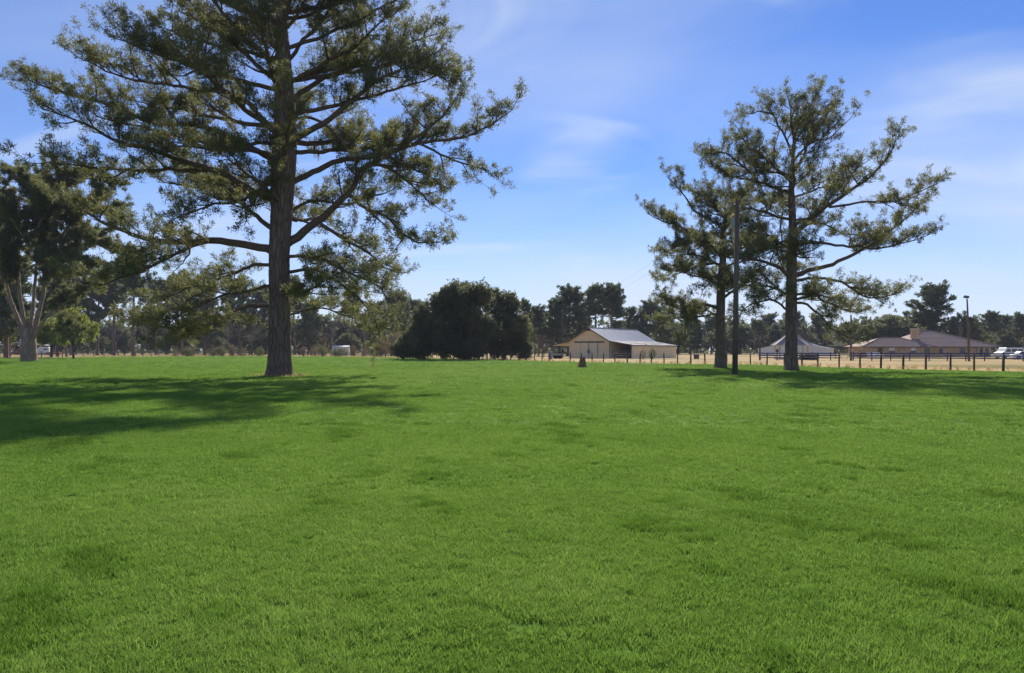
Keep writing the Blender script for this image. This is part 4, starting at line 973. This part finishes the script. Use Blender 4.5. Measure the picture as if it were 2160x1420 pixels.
# ------------------------------------------------------------------ the tan barn
def ribbed(mb, p00, p10, p01, p11, n, depth, nrm):
    """a sheet between four corners with n standing ribs running 0->1 across"""
    p00, p10, p01, p11, nrm = [np.array(q, float) for q in (p00, p10, p01, p11, nrm)]
    vs, fs = [], []
    for i in range(n):
        for (u, h) in ((i / n, 0), ((i + .70) / n, 0), ((i + .78) / n, depth), ((i + .92) / n, depth)):
            vs += [tuple(p00 + (p10 - p00) * u + nrm * h), tuple(p01 + (p11 - p01) * u + nrm * h)]
    vs += [tuple(p10), tuple(p11)]
    k = len(vs) // 2
    for i in range(k - 1): fs.append((2*i, 2*i+2, 2*i+3, 2*i+1))
    return mb.add(vs, fs)
def barn():
    th = R(35); C = np.array(GX(1334, 138)); Wd, L = 18.5, 22.0
    loc = C - Wd * np.array([math.cos(th), -math.sin(th), 0])
    o = thing('barn', 'tan metal barn with bright metal gable roof and open lean-tos', 'barn', tuple(loc), -th)
    x1, x2, rx = 4.35, 13.68, 9.0; ze, zr, zo = 3.4, 6.1, 2.55
    def wall(name, poly, y0, y1, mat='tan_metal'): return recalc(MB().prism(poly, 'y', y0, y1).build(name, M[mat], o))
    # front gable wall, back wall, long walls with standing ribs
    wall('gable_wall', [(x1, 0), (x2, 0), (x2, ze), (rx, zr - .06), (x1, ze)], 0, .12)
    rb = MB(); ribx = np.arange(x1 + .3, x2, .45)
    for q in ribx:
        if rx - 2.7 < q < rx + 2.7: z0 = 3.45
        else: z0 = 0
        zt = ze + (zr - ze) * (1 - abs(q - rx) / (x2 - rx)) - .25
        if zt > z0 + .2: rb.box(q - .035, q + .035, -.035, -.001, z0, zt)
    rb.build('wall_ribs', M['tan_metal'], o)
    wall('gable_wall', [(x1, 0), (x2, 0), (x2, ze), (rx, zr - .06), (x1, ze)], L - .12, L)
    MB().box(x1, x1 + .12, .125, L - .125, 0, ze).build('side_wall', M['tan_metal'], o)
    MB().box(x2 - .12, x2, .125, L - .125, 0, ze).build('side_wall', M['tan_metal'], o)
    m = MB(); ribbed(m, (Wd, 0, 0), (Wd, L, 0), (Wd, 0, zo - .03), (Wd, L, zo - .03), 50, .035, (1, 0, 0)); m.box(Wd - .1, Wd - .002, 0, L, 0, zo - .05)
    m.build('lean_to_wall', M['tan_metal'], o)
    MB().box(x2 + .02, Wd - .12, L - .12, L, 0, zo).build('lean_to_end_wall', M['tan_metal'], o)
    MB().box(x2 + .02, Wd - .12, 7.0, 7.12, 0, zo + .3).build('inner_partition', M['dark_inside'], o)  # dark sheet, the open bay's shade is put into its colour
    # roofs
    def slope(name, xa, za, xb, zb, mat, n=54, ya=-.45, yb=L + .3):
        d = np.array([xb - xa, 0, zb - za]); nm = np.cross(d / np.linalg.norm(d), np.array([0, 1, 0.])); nm = nm if nm[2] > 0 else -nm
        mm = MB(); ribbed(mm, (xa, ya, za), (xa, yb, za), (xb, ya, zb), (xb, yb, zb), n, .04, nm)
        a = np.array([xa, 0, za]) - nm * .05; b = np.array([xb, 0, zb]) - nm * .05
        mm.add([(a[0], ya, a[2]), (a[0], yb, a[2]), (b[0], yb, b[2]), (b[0], ya, b[2])], [(0, 1, 2, 3)])
        return mm.build(name, M[mat], o)
    slope('roof', rx, zr + .08, x2 + .05, ze + .10, 'roof_metal')
    slope('roof', rx, zr + .08, x1 - .05, ze + .10, 'roof_metal')
    slope('lean_to_roof', x2 + .06, ze + .07, Wd + .25, zo + .06, 'roof_tan')
    slope('lean_to_roof', x1 - .06, ze + .07, -.2, zo + .06, 'roof_tan')
    MB().box(rx - .2, rx + .2, -.47, L + .32, zr + .10, zr + .15).build('ridge_cap', M['roof_metal'], o)
    def barge(xa, za, xb, zb):
        MB().prism([(xa, za), (xb, zb), (xb, zb - .24), (xa, za - .24)], 'y', -.50, -.455).build('barge_board', M['trim_dark'], o)
    barge(rx, zr + .1, x2 + .05, ze + .12); barge(x1 - .05, ze + .12, rx, zr + .1); barge(x2 + .055, ze + .1, Wd + .25, zo + .1); barge(-.2, zo + .1, x1 - .055, ze + .1)
    MB().box(Wd + .2, Wd + .26, -.44, L + .3, zo - .12, zo + .04).build('gutter', M['trim_dark'], o)
    recalc(MB().prism([(rx - .95, zr - .58), (rx + .95, zr - .58), (rx, zr - .05)], 'y', -.06, -.002).build('gable_vent', M['trim_dark'], o))
    # sliding doors
    MB().box(rx - 3.35, rx + 3.35, -.20, -.04, 3.12, 3.40).build('door_track', M['trim_dark'], o)
    for k, xa in enumerate((rx - 2.0, rx + .04)):
        d_ = MB().box(xa, xa + 1.96, -.14, -.05, .05, 3.12).build('sliding_door', M['tan_door'], o)
        for i in range(1, 6): MB().box(xa + i * .33 - .025, xa + i * .33 + .025, -.165, -.142, .15, 3.02).build('door_rib', M['tan_door'], d_)
        for xe in (xa + .001, xa + 1.90): MB().box(xe, xe + .06, -.19, -.145, .05, 3.1).build('door_edge', M['trim_dark'] if xe > xa + 1 else M['wood_tan'], d_)
        MB().box(xa + (.12 if k else 1.66), xa + (.30 if k else 1.84), -.2, -.168, 1.0, 1.7).build('handle', M['trim_dark'], d_)
    for xe in (x1 + .01, x2 - .14): MB().box(xe, xe + .13, -.08, -.037, 0, ze - .1).build('corner_trim', M['trim_dark' if xe > 9 else 'tan_metal'], o)
    # posts of the lean-tos
    for yy in np.linspace(.2, L - .2, 6): MB().box(-.05, .10, yy - .08, yy + .08, 0, zo - .05).build('post', M['post'], o)
    MB().box(Wd - .13, Wd + .03, -.16, -.005, 0, zo - .02).build('post', M['wood_tan'], o)
    # pipe rails across the open bay
    for z in (.3, .6, .9, 1.2, 1.5): MB().tube([(x2 + .1, .4, z), (Wd - .2, .4, z)], [.035, .035], 6).build('stall_rail', M['pipe'], o)
    for xx in (x2 + .3, x2 + 1.6, x2 + 3.0, Wd - .35): MB().tube([(xx, .4, 0), (xx, .4, 1.62)], [.04, .04], 6).build('stall_upright', M['pipe'], o)
    for z in (.4, .8, 1.2): MB().box(-.02, .06, .3, L - .3, z - .07, z + .07).build('side_rail', M['post'], o)
    for z in (.4, .8, 1.2): MB().box(.1, x1 - .05, .25, .33, z - .07, z + .07).build('side_rail', M['post'], o)
    return o
barn()
tk = thing('water_barrel', 'grey upright water barrel beside the left barn lean-to', 'barrel', GX(1161, 128))
MB().tube([(0, 0, 0), (0, 0, .06), (0, 0, .7), (0, 0, 1.34), (0, 0, 1.4)], [.36, .40, .42, .40, .34], 18).build('drum', M['grey_plastic'], tk, True)
for z in (.45, .95): MB().tube([(0, 0, z - .03), (0, 0, z), (0, 0, z + .03)], [.42, .44, .42], 18).build('hoop', M['grey_plastic'], tk, True)
fb = thing('feed_bin', 'small dark feed bin with pale lid standing past the barn', 'bin', GX(1469, 130))
MB().prism([(-.38, 0), (.38, 0), (.46, .85), (-.46, .85)], 'y', -.35, .35).build('bin_body', M['dark_inside'], fb); MB().box(-.5, .5, -.4, .4, .853, .95).build('lid', M['white'], fb)
tr = thing('flat_trailer', 'low grey flatbed trailer parked under the edge of the left barn lean-to', 'trailer', GX(1176, 134), .1)
MB().box(-1.1, 1.1, -.7, .7, .5, .62).build('bed', M['dark_inside'], tr)
for xx in (-.4, .4):
    for yy in (-.82, .82):
        MB().tube([(xx, yy - .09, .32), (xx, yy + .09, .32)], [.32, .32], 16).build('wheel', M['rubber'], tr, True)
for yy in (-.7, .66): MB().box(-1.1, 1.1, yy, yy + .04, .63, .95).build('side_board', M['pipe'], tr)

# ------------------------------------------------------------------ cream barn behind the gazebo
def cream_barn():
    d = 190; th = R(28); Cx = np.array(GX(1752, d)); Wd = 18.5; L = 13
    loc = Cx - Wd * np.array([math.cos(th), -math.sin(th), 0])
    o = thing('barn', 'low cream barn with white metal roof behind the gazebo', 'barn', tuple(loc), -th)
    rx = 9.8; zr, ze, zo = 4.6, 2.9, 2.0; x1, x2 = 4.2, 14.4
    out = [(0, 0), (Wd, 0), (Wd, zo), (x2, ze), (rx, zr), (x1, ze), (0, zo)]
    recalc(MB().prism(out, 'y', 0, L).build('wall', M['cream'], o))
    for q in np.arange(.4, Wd, .6):
        zt = float(np.interp(q, [0, x1, rx, x2, Wd], [zo, ze, zr, ze, zo])) - .2
        MB().box(q - .03, q + .03, -.03, -.002, 0, zt).build('wall_rib', M['cream'], o)
    for (xa, za, xb, zb) in ((rx, zr, x2, ze), (x2, ze, Wd + .3, zo - .05), (rx, zr, x1, ze), (x1, ze, -.3, zo - .05)):
        dd = np.array([xb - xa, 0, zb - za]); nm = np.cross(dd / np.linalg.norm(dd), np.array([0, 1., 0])); nm = nm if nm[2] > 0 else -nm
        a, b = np.array([xa, 0, za]) + nm * .03, np.array([xb, 0, zb]) + nm * .03
        mm = MB(); ribbed(mm, (a[0], -.4, a[2]), (a[0], L + .3, a[2]), (b[0], -.4, b[2]), (b[0], L + .3, b[2]), 24, .04, nm)
        c, e = a + nm * .0, b
        mm.prism([(a[0], a[2] - .02), (b[0], b[2] - .02), (b[0], b[2] - .2), (a[0], a[2] - .2)], 'y', -.46, -.40); mm.build('roof', M['white_roof'], o)
    MB().box(rx + 2.0, rx + 3.2, -.06, -.035, 0, 2.1).build('door', M['tan_door'], o)
    MB().box(rx - 5.2, rx - 4.2, -.06, -.035, 1.0, 1.9).build('window', M['glass'], o)
    MB().box(Wd + .01, Wd + .05, 3, 5.4, .1, 1.8).build('side_door', M['white'], o)
cream_barn()
hoop = thing('basketball_hoop', 'basketball hoop with grey backboard beside the cream barn', 'basketball hoop', GX(1767, 128), .2)
MB().tube([(0, .6, 0), (0, .6, 2.4), (0, .15, 3.0)], [.06, .06, .05], 8).build('pole', M['trim_dark'], hoop)
MB().prism([(-.7, 2.35), (.7, 2.35), (.9, 3.0), (.6, 3.25), (-.6, 3.25), (-.9, 3.0)], 'y', 0, .05).build('backboard', M['grey_plastic'], hoop)
q = [(.23 * math.cos(a), -.28 + .23 * math.sin(a), 2.5) for a in np.linspace(0, 6.283, 17)]; MB().tube(q, [.012] * 17, 5).build('rim', M['red_paint'], hoop)

# ------------------------------------------------------------------ gazebo
def gazebo():
    d = 126; o = thing('gazebo', 'eight-sided gazebo with slate shingle roof and pale hip trim', 'gazebo', GX(1669, d)); n = 8; rr, re = 2.7, 3.45; zE, zA = 2.65, 5.1
    P = lambda r, k, z, off=.39: (r * math.cos(off + k * 2 * math.pi / n), r * math.sin(off + k * 2 * math.pi / n), z)
    MB().prism([P(rr + .15, k, 0)[:2] for k in range(n)], 'z', 0, .32).build('deck', M['wood_tan'], o)
    for k in range(n):
        a = P(rr, k, 0); MB().box(a[0] - .09, a[0] + .09, a[1] - .09, a[1] + .09, .32, zE).build('post', M['wood_tan'], o)
        e0, e1, m0, m1 = P(re, k, zE - .12), P(re, k + 1, zE - .12), P(re * .5, k, zE + 1.0), P(re * .5, k + 1, zE + 1.0)
        MB().add([e0, e1, m1, m0, (0, 0, zA)], [(0, 1, 2, 3), (3, 2, 4)]).build('roof_panel', M['shingle_dark'], o)
        MB().tube([np.array(e0) + (0, 0, .03), np.array(m0) + (0, 0, .03), (0, 0, zA + .03)], [.10, .09, .07], 6).build('hip_trim', M['wood_tan'], o)
        f0, f1 = P(re - .03, k, 0), P(re - .03, k + 1, 0); MB().add([(f0[0], f0[1], zE - .3), (f1[0], f1[1], zE - .3), (f1[0], f1[1], zE - .13), (f0[0], f0[1], zE - .13)], [(0, 1, 2, 3)]).build('fascia', M['wood_tan'], o)
        b0, b1 = np.array(P(rr, k, 0)), np.array(P(rr, k + 1, 0))
        if k != 5:
            for z in (.6, 1.2): MB().tube([b0 + (0, 0, z), b1 + (0, 0, z)], [.05, .05], 6).build('rail', M['white'], o)
            for t in np.linspace(.12, .88, 8): p = b0 * (1 - t) + b1 * t; MB().box(p[0] - .03, p[0] + .03, p[1] - .03, p[1] + .03, .62, 1.18).build('baluster', M['white'], o)
    MB().tube([(0, 0, zA - .1), (0, 0, zA + .25), (0, 0, zA + .5)], [.16, .12, .02], 8).build('finial', M['wood_tan'], o)
gazebo()
rgh = np.random.default_rng(8); hg = thing('clipped_hedge', 'dark clipped hedge in front of the gazebo behind the blue fence', 'hedge', GX(1706, 116)); lv = Leaves()
C = rgh.uniform(-1, 1, (900, 3)) * np.array([1.45, .5, .5]) + np.array([0, 0, .56]); lv.add(C, rgh.normal(0, 1, (900, 3)) + np.array([0, 0, .5]), np.clip(.25 + rgh.normal(0, .15, 900), 0, 1))
lv.build('foliage', M['oak_leaf'], hg, rgh, n=8, length=.16, width=.1)
tb = Tubes()
for xx in np.linspace(-1.2, 1.2, 9): tb.add(np.array([[xx, 0, -.05], [xx + .05, 0, .4], [xx, .05, .8]]), np.array([.03, .025, .01]), 4)
tb.build('stems', M['oak_bark'], hg)

# ------------------------------------------------------------------ brick house
def house():
    d = 165; mpp = d / F; o = thing('brick_house', 'long low brick house with brown hip roofs and chimney', 'house', GX(1960, d), -.03)
    X = lambda px: (px - 1960) * mpp
    ze = 2.5
    def hip(name, x0, x1, y0, y1, zr, rx0, rx1, mat='shingle'):
        e = .0; ym = (y0 + y1) / 2
        vs = [(x0, y0, ze), (x1, y0, ze), (x1, y1, ze), (x0, y1, ze), (rx0, ym, zr), (rx1, ym, zr)]
        r = MB().add(vs, [(0, 1, 5, 4), (1, 2, 5), (2, 3, 4, 5), (3, 0, 4)]).build(name, M[mat], o)
        MB().box(x0, x1, y0 + .02, y0 + .08, ze - .25, ze - .004).build('fascia', M['trim_dark'], o)
        MB().box(x0 + .03, x1 - .03, y0 + .1, y1, ze - .12, ze - .06).build('soffit', M['wood_tan'], o)
        for (p, q) in ((0, 4), (1, 5)): MB().tube([np.array(vs[p]) + (0, 0, .03), np.array(vs[q]) + (0, 0, .03)], [.09, .09], 5).build('hip_cap', M['shingle'], r)
        MB().tube([np.array(vs[4]) + (0, 0, .03), np.array(vs[5]) + (0, 0, .03)], [.1, .1], 5).build('ridge_cap', M['shingle'], r)
        for i in range(1, 12):
            t = i / 12; yy = y0 + (ym - y0) * t; z = ze + (zr - ze) * t; a = x0 + (rx0 - x0) * t; b = x1 + (rx1 - x1) * t
            MB().box(a + .1, b - .1, yy - .03, yy + .1, z + .0, z + .03).build('shingle_course', M['shingle'], r)
        return r
    hip('roof', X(1815), X(1968), -1.5, 8.5, 4.6, X(1874), X(1915))
    r2 = hip('roof', X(1905), X(2106), -.6, 15.0, 6.3, X(1978), X(1998))
    MB().box(X(1823), X(1962), -.6, 7.8, 0, ze - .13).build('wall', M['brick'], o)
    MB().box(X(1962) + .003, X(2060), .3, 14.2, 0, ze - .13).build('wall', M['brick'], o)
    MB().box(X(2060) + .003, X(2100), 2.6, 14.2, 0, ze - .13).build('porch_wall', M['wood_tan'], o)
    for px in (2062, 2074, 2086, 2098): MB().box(X(px) - .12, X(px) + .12, -.1, .14, 0, ze - .13).build('porch_post', M['wood_tan'], o)
    for px in (2066, 2080, 2093): MB().box(X(px) - .5, X(px) + .5, 2.54, 2.59, .1, 2.1).build('porch_door', M['glass'], o)
    ch = MB().box(X(1941), X(1954), 3.0, 4.3, 2.6, 6.55).build('chimney', M['brick'], o); MB().box(X(1940), X(1955), 2.9, 4.4, 6.552, 6.75).build('chimney_cap', M['wood_tan'], ch)
    def window(px0, px1, z0, z1, y, blind):
        w = MB().box(X(px0), X(px1), y - .05, y - .004, z0, z1).build('window', M['white'] if blind else M['glass'], o)
        for (a, b, c, e) in ((X(px0) - .06, X(px1) + .06, z1, z1 + .08), (X(px0) - .06, X(px1) + .06, z0 - .08, z0), (X(px0) - .07, X(px0), z0, z1), (X(px1), X(px1) + .07, z0, z1)):
            MB().box(a, b, y - .09, y - .004, c, e).build('frame', M['wood_tan'], w)
        MB().box(X(px0), X(px1), y - .08, y - .052, (z0 + z1) / 2 - .025, (z0 + z1) / 2 + .025).build('sash_bar', M['trim_dark'], w)
        if blind: MB().box(X(px0), X(px1), y - .06, y - .051, z0, (z0 + z1) / 2 - .03).build('lower_pane', M['glass'], w)
    dr = MB().box(X(1851), X(1860), -.66, -.604, .1, 2.15).build('door', M['trim_dark'], o); MB().box(X(1852), X(1853), -.70, -.662, 1.0, 1.1).build('handle', M['wire'], dr)
    window(1873.5, 1885, .7, 2.2, -.6, True); window(1919, 1929, .7, 2.2, -.6, True); window(1946, 1958, .8, 2.1, -.6, False)
    window(1981, 1990, .9, 2.1, .3, False); window(2024, 2036, .9, 2.1, .3, False)
house()
def lawn_chair(proto_=[None]):
    o = thing('lawn_chair', 'chair', 'chair', group='white lawn chairs before the brick house')
    MB().box(-.27, .27, -.25, .25, .40, .45).build('seat', M['white'], o); MB().prism([(.2, .45), (.25, .45), (.36, .98), (.31, .98)], 'x', -.27, .27).build('backrest', M['white'], o)
    for sx in (-1, 1):
        MB().box(sx * .29 - .03, sx * .29 + .03, -.25, .28, .62, .66).build('armrest', M['white'], o)
        for yy in (-.23, .23): MB().box(sx * .25 - .03, sx * .25 + .03, yy - .03, yy + .03, 0, .62 if yy < 0 else .40).build('leg', M['white'], o)
    return o
lc = lawn_chair(); lk = {lc.name: children(lc)}
for i, (px, dd, rz) in enumerate([(1836, 125, .3), (1844, 126, -.5), (1852, 125.5, .1), (1860, 126.5, 1.0)]):
    c = lc if i == 0 else copy_tree(lc, None, lk); c.location = GX(px, dd); c.rotation_euler = (0, 0, rz); c['label'] = 'white lawn chair on the grass between blue fence and brick house'; c.scale = (1.25,) * 3

# ------------------------------------------------------------------ vehicles and the carport
def vehicle(name, label, cat, prof, glass, width, wheels, mat, loc, rz, wr=.33):
    o = thing(name, label, cat, loc, rz); h = width / 2
    b = recalc(MB().prism(prof, 'y', -h, h).build('body', mat, o)); bv = b.modifiers.new('soft', 'BEVEL'); bv.width = .07; bv.segments = 2; bv.limit_method = 'ANGLE'
    for poly in glass:
        for y in (-h - .006, h + .002): recalc(MB().prism(poly, 'y', y, y + .004).build('side_window', M['glass'], o))
    for x in wheels:
        for y in (-h + .12, h - .12):
            w = MB().tube([(x, y - .13, wr), (x, y + .13, wr)], [wr, wr], 18).build('wheel', M['rubber'], o, False); MB().tube([(x, y - .135, wr), (x, y + .135, wr)], [wr * .55] * 2, 12).build('rim', M['grey_plastic'], w)
    x0, x1 = min(p[0] for p in prof), max(p[0] for p in prof)
    for y in (-h + .25, h - .25):
        MB().box(x0 - .02, x0 + .03, y - .14, y + .14, .62, .78).build('headlight', M['white'], o); MB().box(x1 - .03, x1 + .02, y - .12, y + .12, .65, .8).build('tail_light', M['red_paint'], o)
    return o
SED = [(-2.2, .3), (-1.9, .22), (1.9, .22), (2.2, .32), (2.18, .85), (1.55, .95), (.95, 1.42), (-.45, 1.45), (-1.1, .98), (-2.1, .82)]
SEDG = [[(-.95, .99), (-.42, 1.38), (.2, 1.38), (.2, .98)], [(.26, .98), (.26, 1.38), (.88, 1.36), (1.38, .98)]]
VAN = [(-2.5, .3), (2.5, .3), (2.5, 1.95), (2.35, 2.1), (-1.2, 2.1), (-1.7, 1.35), (-2.4, 1.1), (-2.55, .8)]
VANG = [[(-1.5, 1.3), (-1.15, 1.85), (-.4, 1.85), (-.4, 1.3)], [(-.2, 1.3), (-.2, 1.85), (1.0, 1.85), (1.0, 1.3)], [(1.2, 1.3), (1.2, 1.85), (2.3, 1.85), (2.3, 1.3)]]
TRK = [(-2.7, .4), (2.7, .4), (2.7, 1.05), (.9, 1.05), (.7, 1.75), (-.7, 1.78), (-1.3, 1.12), (-2.6, 1.0), (-2.72, .7)]
TRKG = [[(-1.1, 1.15), (-.65, 1.68), (.55, 1.66), (.7, 1.15)]]
vehicle('parked_van', 'white van parked behind the blue fence past the brick house', 'van', VAN, VANG, 1.95, (-1.6, 1.55), M['white_car'], GX(2127, 138), .15)
vehicle('parked_car', 'white car parked beside the white van at the blue fence', 'car', SED, SEDG, 1.75, (-1.4, 1.35), M['white_car'], GX(2163, 122), 2.9)
def carport():
    d = 262; o = thing('carport', 'open carport with white low gable roof behind the forked tree', 'carport', GX(55, d), .1); w = 15
    recalc(MB().prism([(-w/2, 3.5), (0, 4.7), (w/2, 3.5), (w/2, 3.3), (0, 4.5), (-w/2, 3.3)], 'y', -4, 6).build('roof', M['white'], o))
    for x in (-w/2 + .3, -w/4, 0, w/4, w/2 - .3):
        for y in (-3.8, 5.8): MB().box(x - .1, x + .1, y - .1, y + .1, 0, 3.45 + (1 - abs(x) / (w/2)) * .9).build('post', M['wood_tan'], o)
    MB().box(-w/2 + .4, w/2 - .4, 5.95, 6.0, 0, 3.3).build('back_wall', M['dark_inside'], o)
carport()
vehicle('pickup_truck', 'red pickup truck parked under the white carport', 'truck', TRK, TRKG, 1.9, (-1.75, 1.65), M['red_paint'], GX(38, 257), .05, .4)
vehicle('parked_car', 'dark red car parked behind the slim dark pines', 'car', SED, SEDG, 1.8, (-1.4, 1.35), M['red_paint'], GX(113, 240), .3)
vehicle('horse_trailer', 'rounded white box trailer beside the carport', 'trailer', [(-1.9, .45), (1.9, .45), (1.9, 2.6), (1.7, 2.75), (-1.2, 2.75), (-1.7, 2.3), (-1.9, 1.5)], [[(.2, 1.7), (.2, 2.2), (1.5, 2.2), (1.5, 1.7)]], 2.1, (-.3, .6), M['white'], GX(93, 250), .2)
mh = thing('mobile_home', 'long low white mobile home glimpsed through the trees beyond the fence', 'house', GX(718, 232), .1)
MB().box(-2.6, 2.6, 0, 3.5, .4, 2.7).build('wall', M['white'], mh); recalc(MB().prism([(-.3, 2.7), (3.8, 2.7), (1.75, 3.2)], 'x', -2.75, 2.75).build('roof', M['white_roof'], mh))
for x in (-1.6, .1, 1.5): MB().box(x - .35, x + .35, -.04, -.003, 1.2, 2.1).build('window', M['glass'], mh)
MB().box(-2.5, 2.5, .1, 3.4, 0, .4).build('skirting', M['grey_plastic'], mh)

# ------------------------------------------------------------------ air
hz, nt, bs, out = new_mat('pale_air'); nt.nodes.remove(bs)
pv = N(nt, 'ShaderNodeVolumePrincipled'); pv.inputs['Color'].default_value = (0.80, 0.88, 1.0, 1); pv.inputs['Density'].default_value = 0.00018; pv.inputs['Anisotropy'].default_value = 0.0
nt.links.new(pv.outputs[0], out.inputs['Volume'])
hb = MB().box(-520, 520, -60, 470, -1.0, 38).build('haze', hz); tag(hb, kind='stuff', label='thin pale air over the whole field', cat='haze')
